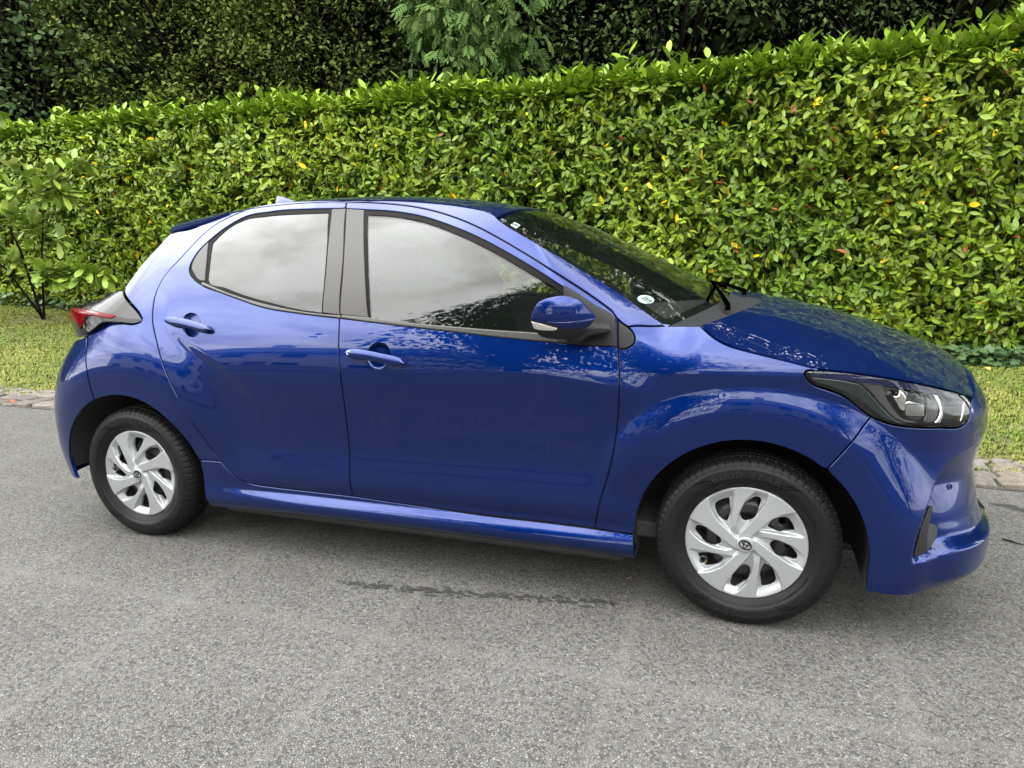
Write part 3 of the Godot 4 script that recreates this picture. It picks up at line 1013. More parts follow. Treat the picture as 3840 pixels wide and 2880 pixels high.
func build_body() -> void:
	var S := skin
	both(car, "body_side", S, OL.body_side, M.paint, {"step": 0.011})
	both(car, "front_wing", S, OL.fender, M.paint, {"step": 0.010})
	both(car, "sill", S, OL.sill, M.paint, {"step": 0.010, "depth": 0.05})
	both(car, "front_bumper", S, OL.front_bumper, M.paint, {"step": 0.007, "depth": 0.02})
	both(car, "rear_bumper", S, OL.rear_bumper, M.paint, {"step": 0.012, "depth": 0.014})
	both(car, "tailgate", S, OL.tailgate, M.paint, {"step": 0.02})
	both(car, "corner_trim", S, OL.corner_trim, M.black_plastic, {"step": 0.015, "off": 0.001})
	for side in [false, true]:
		var st := 0.03 if side else 0.009
		var fd := put(car, "front_door", panel(S, OL.front_door, {"step": st, "holes": [OL.front_opening] + ([] if side else OL.get("cups_f", [])), "mirror": side}), M.paint)
		door_glazing(fd, "front", side, st)
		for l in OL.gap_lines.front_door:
			put(fd, "dark_gap_strip", strip(l, 0.006, -0.0045, side), M.rubber)  # black filler added behind the shut lines to paint their shade
		var rd := put(car, "rear_door", panel(S, OL.rear_door, {"step": st, "holes": [OL.rear_opening] + ([] if side else OL.get("cups_r", [])), "mirror": side}), M.paint)
		door_glazing(rd, "rear", side, st)
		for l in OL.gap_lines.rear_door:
			put(rd, "dark_gap_strip", strip(l, 0.006, -0.0045, side), M.rubber)
	# bonnet
	var edge := resample3(joined([OL.hood_seam, OL.lamp_top]), 14, 0.0)
	edge.reverse()
	var hood := make_loft("hood", edge, [0.765, 0.79, 0.70, 0.842, 0.62, 0.880, 0.52, 0.917, 0.42, 0.951, 0.32, 0.980, 0.22, 1.006, 0.12, 1.027, 0.03, 1.042], 2.0, 2.25)
	put(car, "bonnet", loft_mesh(hood, 0.004, 0.998, 0.006, 1.994, 60, 110, 0.001, false, 0.03), M.paint)
	# windscreen
	var wedge := resample3(OL.wind_edge, 14, -0.004)
	var ws := make_loft("wind", wedge, [-0.11, 1.052, -0.22, 1.104, -0.36, 1.172, -0.52, 1.248, -0.70, 1.330, -0.84, 1.384, -0.93, 1.414], 2.2, 2.4)
	put(car, "windscreen", two(loft_mesh(ws, 0.0, 0.99, 0.002, 1.998, 40, 60, 0.0), loft_mesh(ws, 0.0, 0.99, 0.002, 1.998, 40, 60, -0.005)), M.glass_wind)
	put(car, "windscreen_border", loft_mesh(ws, 0.0, 0.05, 0.0, 2.0, 4, 60, -0.008), M.black_gloss)
	put(car, "windscreen_border", loft_mesh(ws, 0.94, 0.99, 0.0, 2.0, 4, 60, -0.008), M.black_gloss)
	put(car, "windscreen_border", loft_mesh(ws, 0.05, 0.94, 0.0, 0.06, 40, 4, -0.008), M.black_gloss)
	put(car, "windscreen_border", loft_mesh(ws, 0.05, 0.94, 1.94, 2.0, 40, 4, -0.008), M.black_gloss)
	# roof
	var redge := PackedVector2Array([OL.wind_edge[-1] + Vector2(-0.004, 0.002)])
	redge.append_array(OL.roof_edge)
	redge.append(OL.cpil[0])
	var rf := make_loft("roof", resample3(redge, 16, 0.0), [-0.94, 1.418, -1.12, 1.450, -1.32, 1.474, -1.52, 1.487, -1.74, 1.492, -1.96, 1.489, -2.18, 1.477, -2.42, 1.452, -2.66, 1.412], 2.0, 2.6)
	var roof := put(car, "roof", loft_mesh(rf, 0.0, 1.0, 0.0, 2.0, 60, 90, 0.002, false, 0.02), M.paint)
	# rear window (black glass) between the rear pillars
	var cedge := resample3(OL.cpil, 8, -0.004)
	var rw := make_loft("rearwin", cedge, [-2.70, 1.40, -2.76, 1.34, -2.82, 1.27, -2.89, 1.19, -2.97, 1.11, -3.02, 1.055], 2.6, 2.4)
	put(car, "rear_window", loft_mesh(rw, 0.0, 1.0, 0.0, 2.0, 16, 40), M.black_gloss)
	# spoiler: a flat lip behind the roof
	var sp := make_loft("spoiler", resample3(PackedVector2Array([OL.roof_edge[-3], OL.roof_edge[-1], OL.cpil[0]]), 5, 0.002), [-2.48, 1.442, -2.58, 1.428, -2.68, 1.412, -2.76, 1.396], 2.6, 2.4)
	put(car, "roof_spoiler", loft_mesh(sp, 0.0, 1.0, 0.0, 2.0, 12, 60, 0.007, false, 0.03), M.paint)

func door_glazing(door: Node, which: String, far: bool, st: float) -> void:
	var S := skin
	var o := {"mirror": far, "step": maxf(st, 0.014)}
	var g: PackedVector2Array = OL[which + "_glass"]
	var seal := o.duplicate()
	seal.merge({"off": -0.005, "gap": -0.004, "depth": 0.03, "holes": [g]})
	put(door, "window_seal", panel(S, OL[which + "_opening"], seal), M.rubber)
	var gl := o.duplicate()
	gl.merge({"off": -0.008, "gap": -0.003, "bevel": 0.0005, "depth": 0.0, "step": 0.03 if far else 0.012})
	var inner := gl.duplicate()
	inner.off = -0.0125
	put(door, "window", two(panel(S, g, gl), panel(S, g, inner)), M.glass_rear if which == "rear" else M.glass_front)
	var tr := o.duplicate()
	tr.merge({"off": -0.001, "gap": 0.0, "depth": 0.008})
	put(door, "pillar_trim", panel(S, OL[which + "_pillar_trim"], tr), M.trim)
	var bl := o.duplicate()
	bl.merge({"off": 0.004, "gap": 0.0, "bevel": 0.003, "depth": 0.012})
	put(door, "belt_moulding", panel(S, OL[which + "_belt"], bl), M.belt)
	if which == "rear":
		put(door, "quarter_trim", panel(S, OL.rear_quarter_trim, tr), M.trim)
	else:
		var sl := o.duplicate()
		sl.merge({"off": 0.002, "gap": 0.001, "bevel": 0.003, "depth": 0.012})
		put(door, "sail_trim", panel(S, OL.sail, sl), M.black_plastic)

# the outer and the inner face of a pane as one mesh
func two(a: ArrayMesh, b: ArrayMesh) -> ArrayMesh:
	var st := st_new()
	st.append_from(a, 0, Transform3D())
	st.append_from(b, 0, Transform3D())
	return st.commit()

# a narrow band along a line on the skin (black rubber filler, its colour standing in for the shade in a shut line)
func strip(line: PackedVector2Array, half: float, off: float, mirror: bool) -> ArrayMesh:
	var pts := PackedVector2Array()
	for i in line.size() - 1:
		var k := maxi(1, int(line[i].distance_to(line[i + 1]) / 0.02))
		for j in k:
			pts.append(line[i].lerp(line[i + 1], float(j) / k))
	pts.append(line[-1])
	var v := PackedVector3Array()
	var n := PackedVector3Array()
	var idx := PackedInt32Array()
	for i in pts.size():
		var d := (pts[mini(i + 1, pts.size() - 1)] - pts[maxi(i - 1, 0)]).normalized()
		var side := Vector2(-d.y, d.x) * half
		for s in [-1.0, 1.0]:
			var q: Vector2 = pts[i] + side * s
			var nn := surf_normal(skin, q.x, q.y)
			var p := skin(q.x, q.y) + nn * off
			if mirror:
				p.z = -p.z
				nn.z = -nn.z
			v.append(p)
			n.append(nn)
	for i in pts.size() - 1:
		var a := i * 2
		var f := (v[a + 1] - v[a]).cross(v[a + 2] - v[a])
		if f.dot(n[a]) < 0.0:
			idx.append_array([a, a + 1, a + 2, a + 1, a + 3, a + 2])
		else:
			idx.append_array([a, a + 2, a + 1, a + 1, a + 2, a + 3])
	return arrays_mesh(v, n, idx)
# ------------------------------------------------------------------ wheels
const BLADE_W := [-134, 155, -126, 144, -114, 107, -94, 74, -66, 48, -30, 17, -12, 12, 0, 0, -10, -19, -36, -16, -86, 19, -136, 51, -181, 70, -190, 74]
const BLADE_N := [-41, 205, -40, 185, -43, 136, -47, 77, -48, 42, -40, 24, -27, 22, -31, 64, -26, 103, -10, 145, 22, 186, 32, 202]
const HOLE_1 := [-104, 123, -83, 143, -57, 153, -52, 126, -50, 106, -55, 79, -62, 64, -77, 69, -91, 80, -100, 100]
const HOLE_2 := [10, 156, 23, 164, 41, 159, 39, 130, 32, 109, 19, 89, -9, 75, -19, 83, -22, 94, -19, 115, -9, 136]
var blades := []

func mm(flat: Array, turn := 0.0) -> PackedVector2Array:
	var out := PackedVector2Array()
	for i in range(0, flat.size(), 2):
		out.append(Vector2(flat[i], flat[i + 1]).rotated(turn) / 1000.0)
	return out

func sd_poly(p: Vector2, poly: PackedVector2Array) -> float:
	var d := 1e9
	for i in poly.size():
		var c := Geometry2D.get_closest_point_to_segment(p, poly[i], poly[(i + 1) % poly.size()])
		d = minf(d, p.distance_squared_to(c))
	return sqrt(d) * (1.0 if Geometry2D.is_point_in_polygon(p, poly) else -1.0)

# the face of the wheel trim: eight swept blades, four wide and four narrow, over recessed pockets
func trim_point(x: float, y: float) -> Vector3:
	var p := Vector2(x, y)
	var r := p.length()
	var q := p
	var a := rad_to_deg(p.angle())
	# fold into the sector between 70 and 160 degrees
	var k := floorf((a - 70.0) / 90.0)
	q = p.rotated(deg_to_rad(-90.0 * k))
	var dw := -1.0
	for i in 3:
		dw = maxf(dw, sd_poly(q, blades[i]))
	var dn := -1.0
	for i in range(3, 6):
		dn = maxf(dn, sd_poly(q, blades[i]))
	var dome := 0.0755 - 0.35 * maxf(0.0, r - 0.155) * maxf(0.0, r - 0.155) - 0.0035 * smoothstep(0.08, 0.19, r)
	var pocket := 0.054 + 0.010 * smoothstep(0.13, 0.04, r) + 0.014 * smoothstep(0.160, 0.192, r)
	var z := pocket
	var hn := dome - 0.0045 - 0.008 * smoothstep(0.075, 0.035, r)
	z = lerpf(z, hn, smoothstep(-0.007, 0.0005, dn))
	z = lerpf(z, maxf(z, dome), smoothstep(-0.006, 0.0005, dw))
	z = lerpf(z, 0.0765, smoothstep(0.038, 0.028, r))
	z -= 0.006 * smoothstep(0.1925, 0.197, r)
	return Vector3(x, y, z)

func ellipse_poly(c: Vector2, rx: float, ry: float, n := 24) -> PackedVector2Array:
	var out := PackedVector2Array()
	for i in n:
		out.append(c + Vector2(cos(TAU * i / n) * rx, sin(TAU * i / n) * ry))
	return out

func rim_point(x: float, y: float) -> Vector3:
	var r := sqrt(x * x + y * y)
	return Vector3(x, y, 0.030 - 0.022 * smoothstep(0.10, 0.065, r) - 0.03 * smoothstep(0.118, 0.165, r))

func tyre_mesh() -> ArrayMesh:
	var half := [[0.188, 0.060, 0], [0.196, 0.0655, 0], [0.2025, 0.0725, 0], [0.2045, 0.0735, 0], [0.2055, 0.0752, 0], [0.2085, 0.0758, 0], [0.2095, 0.0772, 0], [0.216, 0.0805, 0], [0.224, 0.0838, 0], [0.2245, 0.0850, 0], [0.236, 0.0870, 0], [0.248, 0.0878, 0], [0.260, 0.0868, 0], [0.2635, 0.0862, 0], [0.2640, 0.0845, 0], [0.268, 0.0833, 0], [0.2715, 0.0822, 0], [0.2725, 0.0805, 1], [0.278, 0.0775, 1], [0.2835, 0.0735, 1], [0.2875, 0.0690, 2], [0.2910, 0.0640, 2], [0.2940, 0.0575, 2], [0.2955, 0.0500, 2], [0.2958, 0.0470, 0], [0.2890, 0.0460, 0], [0.2890, 0.0400, 0], [0.2968, 0.0390, 0], [0.2975, 0.0300, 3], [0.2978, 0.0200, 3], [0.2978, 0.0190, 0], [0.2905, 0.0182, 0], [0.2905, 0.0110, 0], [0.2980, 0.0102, 0], [0.2980, 0.0, 3]]
	var prof := []
	for h in half:
		prof.append([h[0], h[1], h[2]])
	for i in range(half.size() - 2, -1, -1):
		prof.append([half[i][0], -half[i][1], half[i][2]])
	var per := 6
	var seg := 68 * per
	var pts := []
	for i in seg:
		var a := TAU * i / seg
		var ring := PackedVector3Array()
		for h in prof:
			var r: float = h[0]
			var z: float = h[1]
			var slot := i % per == 0
			var fine := i % per == 3
			if h[2] == 2 and slot:
				r -= 0.0075
			elif h[2] == 1 and slot:
				z -= signf(z) * 0.003
				r -= 0.001
			elif h[2] >= 2 and fine:
				r -= 0.0025
			elif h[2] == 3 and slot:
				r -= 0.004
			var v := Vector3(r * cos(a), r * sin(a), z)
			if v.y < -0.2905:
				v.y = -0.2905 - 0.10 * (-0.2905 - v.y)
			ring.append(v)
		pts.append(ring)
	var st := st_new()
	st.set_smooth_group(0)
	for i in seg:
		var a: PackedVector3Array = pts[i]
		var b: PackedVector3Array = pts[(i + 1) % seg]
		for k in prof.size() - 1:
			st.set_smooth_group(0 if k < 23 or k > 44 else -1)
			quad(st, a[k], b[k], b[k + 1], a[k + 1])
	st.generate_normals()
	return st.commit()

var fonts := {}
func letter_mesh(ch: String, bold: bool, serif := false) -> TextMesh:
	var key := "%s%s%s" % [ch, bold, serif]
	if not fonts.has(key):
		var f := SystemFont.new()
		f.font_names = PackedStringArray(["Droid Serif" if serif else "Droid Sans"])
		f.font_weight = 700 if bold else 400
		var t := TextMesh.new()
		t.font = f
		t.text = ch
		t.font_size = 64
		t.pixel_size = 0.01
		t.depth = 0.12
		t.curve_step = 2.0
		fonts[key] = t
	return fonts[key]

# letters round the sidewall: angle in degrees from the top, clockwise positive, tops outward
func sidewall_text(st: SurfaceTool, text: String, r: float, height: float, mid_deg: float, wide := 1.0, serif := false, z := 0.0884) -> void:
	var total := 0.0
	var widths := []
	for ch in text:
		var w := height * 0.45
		if ch != " ":
			w = letter_mesh(ch, true, serif).get_aabb().size.x * height / 0.46 + height * 0.14
		widths.append(w * wide)
		total += w * wide
	var at := -total / 2.0
	for i in text.length():
		var ch := text[i]
		var ang: float = deg_to_rad(mid_deg) + (at + widths[i] / 2.0) / r
		at += widths[i]
		if ch == " ":
			continue
		var m := letter_mesh(ch, true, serif)
		var s := height / 0.46
		var c := m.get_aabb().get_center()
		var basis := Basis(Vector3.BACK, -ang) * Basis.from_scale(Vector3(s * wide, s, 0.012))
		var pos := Vector3(sin(ang) * r, cos(ang) * r, z) - basis * Vector3(c.x, c.y, 0.0)
		st.append_from(m, 0, Transform3D(basis, pos))

func build_wheels() -> void:
	for t in [90.0, 0.0, -90.0]:
		blades.append(mm(BLADE_W, deg_to_rad(t)))
	for t in [90.0, 0.0, -90.0]:
		blades.append(mm(BLADE_N, deg_to_rad(t)))
	var holes := []
	for k in 4:
		holes.append(inset(ccw(rounded(mm(HOLE_1, PI / 2.0 * k), 0.008, 80.0)), 0.002))
		holes.append(inset(ccw(rounded(mm(HOLE_2, PI / 2.0 * k), 0.008, 80.0)), 0.002))
	# a slot for the valve in one pocket
	holes.append(ellipse_poly(Vector2(-0.133, -0.083), 0.012, 0.012, 14))
	var trim := panel(trim_point, ellipse_poly(Vector2.ZERO, 0.197, 0.197, 96), {"step": 0.0024, "gap": 0.0, "bevel": 0.001, "depth": 0.012, "holes": holes})
	var rim_holes := []
	for k in 10:
		rim_holes.append(ellipse_poly(Vector2(0, 0.138).rotated(TAU * k / 10.0 + 0.28), 0.0145, 0.0125, 16))
	var rim := panel(rim_point, ellipse_poly(Vector2.ZERO, 0.186, 0.186, 64), {"step": 0.009, "gap": 0.0, "depth": 0.012, "holes": rim_holes})
	var tyre := tyre_mesh()
	var cap := lathe_z([Vector2(0.0275, 0.070), Vector2(0.027, 0.0775), Vector2(0.0235, 0.0795), Vector2(0.02, 0.080), Vector2(0.0, 0.0805)], 40)
	var barrel := lathe_z([Vector2(0.19, 0.064), Vector2(0.182, 0.055), Vector2(0.176, 0.02), Vector2(0.174, -0.08)], 48)
	var drum := lathe_z([Vector2(0.0, 0.004), Vector2(0.115, 0.004), Vector2(0.118, -0.01), Vector2(0.118, -0.07)], 40)
	# emblem: three crossed ovals
	var em := st_new()
	for e in [[0.0, 0.0, 0.0195, 0.0145, 0.0019], [0.0, 0.0015, 0.0062, 0.0125, 0.0016], [0.0, 0.0065, 0.0135, 0.0058, 0.0016]]:
		var pts := []
		var rad := []
		for i in 29:
			var a := TAU * i / 28.0
			pts.append(Vector3(e[0] + cos(a) * e[2], e[1] + sin(a) * e[3], 0.0805))
			rad.append(e[4])
		tube(em, pts, rad, 6)
	var emblem := em.commit()
	var names := ["front", "rear"]
	for axle in 2:
		for side in [1.0, -1.0]:
			var x := 0.0 if axle == 0 else -WB
			var w := Node3D.new()
			w.name = "wheel"
			w.transform = Transform3D(Basis(Vector3.UP, 0.0 if side > 0 else PI), Vector3(x, 0.292, side * 0.743))
			car.add_child(w, true)
			put(w, "tyre", tyre, M.tyre)
			if side > 0:
				var lt := st_new()
				sidewall_text(lt, "GOOD", 0.2435, 0.0215, -16.5, 1.1, true)
				sidewall_text(lt, "YEAR", 0.2435, 0.0215, 12.0, 1.1, true)
				# the winged foot between the two words
				var flash := hull(PackedVector3Array([Vector3(-0.012, 0.236, 0.0868), Vector3(-0.004, 0.257, 0.0868), Vector3(0.006, 0.255, 0.0868), Vector3(-0.004, 0.246, 0.0884), Vector3(-0.012, 0.236, 0.0884), Vector3(0.006, 0.255, 0.0884), Vector3(-0.004, 0.257, 0.0884)]))
				lt.append_from(flash, 0, Transform3D(Basis(Vector3.BACK, deg_to_rad(4.0)), Vector3.ZERO))
				sidewall_text(lt, "EfficientGrip ECO", 0.2445, 0.019, 176.0, 0.95, false)
				sidewall_text(lt, "175/70R14", 0.2445, 0.0115, 82.0, 1.0, false)
				sidewall_text(lt, "1001", 0.240, 0.010, -128.0, 1.0, false)
				sidewall_text(lt, "TUBELESS  RADIAL", 0.2155, 0.0055, 62.0, 1.1, false, 0.0812)
				sidewall_text(lt, "TREADWEAR 300 TRACTION A", 0.2155, 0.0045, 128.0, 1.1, false, 0.0812)
				sidewall_text(lt, "STEEL BELTED", 0.2155, 0.0055, -28.0, 1.1, false, 0.0812)
				put(w, "tyre_lettering", lt.commit(), M.tyre_letter)
				# raised arcs that divide the sidewall
				var arcs := st_new()
				for k in 4:
					var base: float = [-42.0, 38.0, 137.0, -137.0][k]
					for d in 3:
						var pts := []
						var rad := []
						for i in 9:
							var s := i / 8.0
							var sgn := 1.0 if k == 0 or k == 2 else -1.0
							var a := deg_to_rad(base + sgn * (s * 10.0 + d * 3.0))
							var r := 0.256 - 0.030 * s * s - d * 0.001
							pts.append(Vector3(sin(a) * r, cos(a) * r, 0.0878 if r > 0.236 else 0.0858))
							rad.append(0.0009)
						tube(arcs, pts, rad, 5)
				put(w, "tyre_rib", arcs.commit(), M.tyre_letter)
			var turn := Basis(Vector3.BACK, 0.0 if axle == 0 else deg_to_rad(-32.5))
			var tt := Transform3D(turn, Vector3.ZERO)
			put(w, "wheel_rim", rim, M.steel, tt)
			put(w, "rim_barrel", barrel, M.steel, tt)
			put(w, "brake_drum", drum, M.dark, tt)
			put(w, "wheel_trim", trim, M.silver, tt)
			put(w, "centre_cap", cap, M.silver, tt)
			put(w, "emblem", emblem, M.silver, Transform3D(Basis(Vector3.BACK, deg_to_rad(-22.0) if axle == 0 else deg_to_rad(-4.0)), Vector3.ZERO))
			put(w, "valve", tube_mesh([Vector3(-0.125, -0.084, 0.02), Vector3(-0.125, -0.084, 0.055)], [0.0035, 0.0035], 8), M.brass, tt)
	# wheel housings
	for axle in 2:
		for side in [1.0, -1.0]:
			var x := 0.0 if axle == 0 else -WB
			var st := st_new()
			st.set_smooth_group(0)
			var prev := []
			for k in 33:
				var t := deg_to_rad(lerpf(-90.0 if axle == 1 else -104.0, 104.0, k / 32.0))
				var r := 0.372
				var p := Vector3(x + sin(t) * r, 0.292 + cos(t) * r, 0.0)
				var zo := skin(p.x if p.x > UR and p.x < UF else u_of(p.x, maxf(p.y, 0.16)), maxf(p.y, 0.16)).z - 0.005
				var row := [p + Vector3(0, 0, side * zo), p + Vector3(0, 0, side * 0.50), Vector3(x + sin(t) * 0.10, 0.292 + cos(t) * 0.1, side * 0.48)]
				if not prev.is_empty():
					for j in 2:
						quad(st, prev[j], row[j], row[j + 1], prev[j + 1])
				prev = row
			st.generate_normals()
			put(car, "wheel_housing", st.commit(), M.liner)

# ------------------------------------------------------------------ lamps
func build_lamps() -> void:
	# tail lamp: a wing with a ridge, facing up above it and outwards below it
	var ra: Vector2 = OL.lamp_ridge[0]
	var rb: Vector2 = OL.lamp_ridge[1]
	var along := (rb - ra).normalized()
	var wing := func(u: float, y: float) -> Vector3:
		var q := Vector2(u, y) - ra
		var dd := along.cross(q)                    # above the ridge is positive
		var s := q.dot(along) / ra.distance_to(rb)
		var o := 0.052 * smoothstep(1.15, 0.35, s) + 0.004
		if dd > 0.0:
			o -= 0.7 * dd
		else:
			o += 0.5 * dd * smoothstep(1.15, 0.35, s)
		var p := skin(u, y)
		return p + Vector3(p.x + 2.3, 0.0, p.z * 1.6).normalized() * maxf(o, -0.02 if dd > 0.0 else -0.012)
	var on_wing := func(pts: Array) -> PackedVector2Array:
		var out := PackedVector2Array()
		for v in crop(10, pts):
			var g := hit(v)
			var q := find_on(wing, v, g)
			out.append(q if q.distance_to(g) < 0.12 and to_px(wing.call(q.x, q.y)).distance_to(v) < 6.0 else g)
		return out
	var shape0: PackedVector2Array = on_wing.call([1400, 238, 1410, 310, 1480, 435, 1600, 575, 1740, 745, 1796, 860, 1770, 928, 1700, 958, 1300, 955, 1000, 945, 890, 965, 800, 1030, 700, 1115, 548, 1215])
	var end: Vector2 = shape0[-1]
	shape0.append_array([end + Vector2(-0.05, -0.012), Vector2(-3.06, 0.862), Vector2(-3.10, 0.92), Vector2(-3.10, 0.985)])
	shape0.append_array(on_wing.call([700, 472, 850, 432, 950, 364, 1050, 294, 1200, 249]))
	var shape := rounded(shape0, 0.012, 50.0)
	var tl := both(car, "tail_lamp", wing, shape, M.black_gloss, {"step": 0.008, "off": 0.0, "gap": 0.0015, "bevel": 0.003, "depth": 0.05})
	put(tl[0], "red_lens", panel(wing, rounded(on_wing.call([415, 610, 700, 678, 1000, 748, 1200, 787, 1215, 805, 1160, 838, 900, 832, 560, 825, 520, 880, 470, 1010, 425, 1105, 390, 950, 395, 780]), 0.008, 60.0), {"step": 0.008, "off": 0.003, "gap": 0.0, "bevel": 0.002, "depth": 0.006}), M.red_lens)
	put(tl[0], "reflector_strip", panel(wing, rounded(on_wing.call([555, 705, 620, 695, 750, 717, 890, 765, 720, 753, 600, 730]), 0.008, 60.0), {"step": 0.01, "off": 0.0045, "gap": 0.0, "bevel": 0.001, "depth": 0.003}), M.pink_lens)
	for side in [false, true]:
		var st := 0.03 if side else 0.01
		var h := put(car, "headlamp", panel(skin, OL.headlamp, {"step": st * 1.5, "off": -0.05, "gap": 0.003, "bevel": 0.0, "depth": -0.05, "mirror": side}), M.lamp_dark)
		put(h, "lens", panel(skin, OL.headlamp, {"step": st, "off": 0.001, "gap": 0.004, "bevel": 0.002, "depth": 0.006, "mirror": side}), M.lamp_clear)
		if side:
			continue
		var p := func(called: String, pts: Array, off: float, m: Material, depth := 0.02) -> void:
			put(h, called, panel(skin, rounded(hc(8, pts), 0.008, 60.0), {"step": 0.008, "off": off, "gap": 0.0, "bevel": 0.002, "depth": depth}), m)
		p.call("bezel", [180, 200, 400, 222, 600, 252, 740, 292, 800, 342, 880, 430, 960, 520, 1050, 610, 1150, 680, 1250, 712, 1140, 700, 1000, 650, 840, 530, 690, 430, 570, 364, 400, 302, 210, 235], -0.010, M.lamp_dark)
		p.call("daytime_strip", [160, 150, 400, 165, 700, 190, 900, 215, 1000, 300, 1040, 420, 1110, 540, 1230, 660, 1400, 700, 1240, 700, 1120, 640, 980, 500, 860, 360, 760, 280, 500, 215, 200, 185], -0.022, M.lamp_grey)
		p.call("reflector", [1118, 408, 1180, 400, 1190, 335, 1290, 348, 1264, 480, 1250, 572, 1220, 566, 1175, 495], -0.020, M.chrome)
		p.call("projector", [1290, 350, 1400, 360, 1490, 420, 1500, 520, 1470, 640, 1400, 680, 1255, 640, 1252, 575, 1264, 480], -0.024, M.lamp_dark, 0.03)
		for k in 10:
			var y := 484.0 + k * 14.0
			p.call("lens_rib", [1258, y, 1470, y + 2, 1470, y + 8, 1256, y + 6], -0.018, M.satin_chrome, 0.005)
		p.call("barrel", [1500, 420, 1580, 420, 1625, 470, 1632, 540, 1620, 620, 1570, 690, 1460, 690, 1490, 620, 1505, 520], -0.020, M.lamp_grey, 0.03)
		p.call("chrome_bar", [1568, 368, 1615, 378, 1645, 440, 1658, 520, 1672, 600, 1640, 700, 1572, 700, 1618, 650, 1640, 590, 1630, 500, 1600, 430], -0.016, M.chrome, 0.01)
		p.call("edge_strip", [1900, 445, 1940, 425, 1905, 580, 1865, 680, 1850, 685, 1880, 560], -0.012, M.satin_chrome, 0.01)
	# number plate lamp housings and grille stay hidden on this side; sensor in the bumper
	var sq := hc(5, [1860, 336])[0]
	var n := surf_normal(skin, sq.x, sq.y)
	var b := Basis(n.cross(Vector3.UP).normalized(), Vector3.UP, n).orthonormalized()
	put(car, "parking_sensor", lathe_z([Vector2(0.0115, -0.004), Vector2(0.0115, 0.002), Vector2(0.0095, 0.0032), Vector2(0.009, 0.002), Vector2(0.0, 0.0028)], 20), M.paint, Transform3D(b, skin(sq.x, sq.y)))
	# dark fog-lamp recess and its duct edge
	plain_nose = true
	var vane := PackedVector2Array()
	for v in crop(9, [1058, 800, 1034, 920, 1006, 1080, 978, 1245, 912, 1292, 893, 1250, 928, 1100, 992, 900, 1040, 805]):
		vane.append(find_on(skin, v, Vector2(0.47, 0.38)))
	var blank := PackedVector2Array()
	for v in crop(9, [1036, 952, 1096, 985, 1102, 1055, 1062, 1145, 988, 1240, 1010, 1080]):
		blank.append(find_on(skin, v, Vector2(0.49, 0.36)))
	put(car, "bumper_vane", panel(skin, rounded(vane, 0.006, 60.0), {"step": 0.008, "off": 0.004, "gap": 0.0, "bevel": 0.002, "depth": 0.03}), M.black_plastic)
	put(car, "fog_lamp_blank", panel(skin, rounded(blank, 0.006, 60.0), {"step": 0.008, "off": 0.0, "gap": 0.0, "bevel": 0.002, "depth": 0.03}), M.grey_plastic)
	plain_nose = false
	# grille across the nose
	put(car, "grille", panel(skin, rounded(PackedVector2Array([Vector2(0.93, 0.58), Vector2(U_FRONT - 0.005, 0.60), Vector2(U_FRONT - 0.005, 0.26), Vector2(0.90, 0.27), Vector2(0.90, 0.42)])), {"step": 0.03, "off": 0.006, "depth": 0.01}), M.black_plastic)

# ------------------------------------------------------------------ handles and mirror
func bar_mesh(path: PackedVector3Array, normals: Array, half_h: Array, half_d: Array) -> ArrayMesh:
	var v := PackedVector3Array()
	var nn := PackedVector3Array()
	var idx := PackedInt32Array()
	var sides := 18
	var n := path.size()
	for i in n:
		var along: Vector3 = (path[mini(i + 1, n - 1)] - path[maxi(i - 1, 0)]).normalized()
		var out: Vector3 = normals[i]
		var up := out.cross(along).normalized()
		for k in sides:
			var t := TAU * k / sides
			var c := signf(cos(t)) * pow(absf(cos(t)), 0.75)
			var s := signf(sin(t)) * pow(absf(sin(t)), 0.75)
			v.append(path[i] + up * c * half_h[i] + out * s * half_d[i])
			nn.append((up * c / maxf(half_h[i], 1e-4) + out * s / maxf(half_d[i], 1e-4)).normalized())
	for i in n - 1:
		for k in sides:
			var a := i * sides + k
			var b := i * sides + (k + 1) % sides
			var q := [a, b, b + sides, a + sides]
			var f: Vector3 = (v[q[1]] - v[q[0]]).cross(v[q[2]] - v[q[0]])
			if f.dot(nn[a]) > 0.0:
				idx.append_array([q[0], q[2], q[1], q[0], q[3], q[2]])
			else:
				idx.append_array([q[0], q[1], q[2], q[0], q[2], q[3]])
	return arrays_mesh(v, nn, idx)

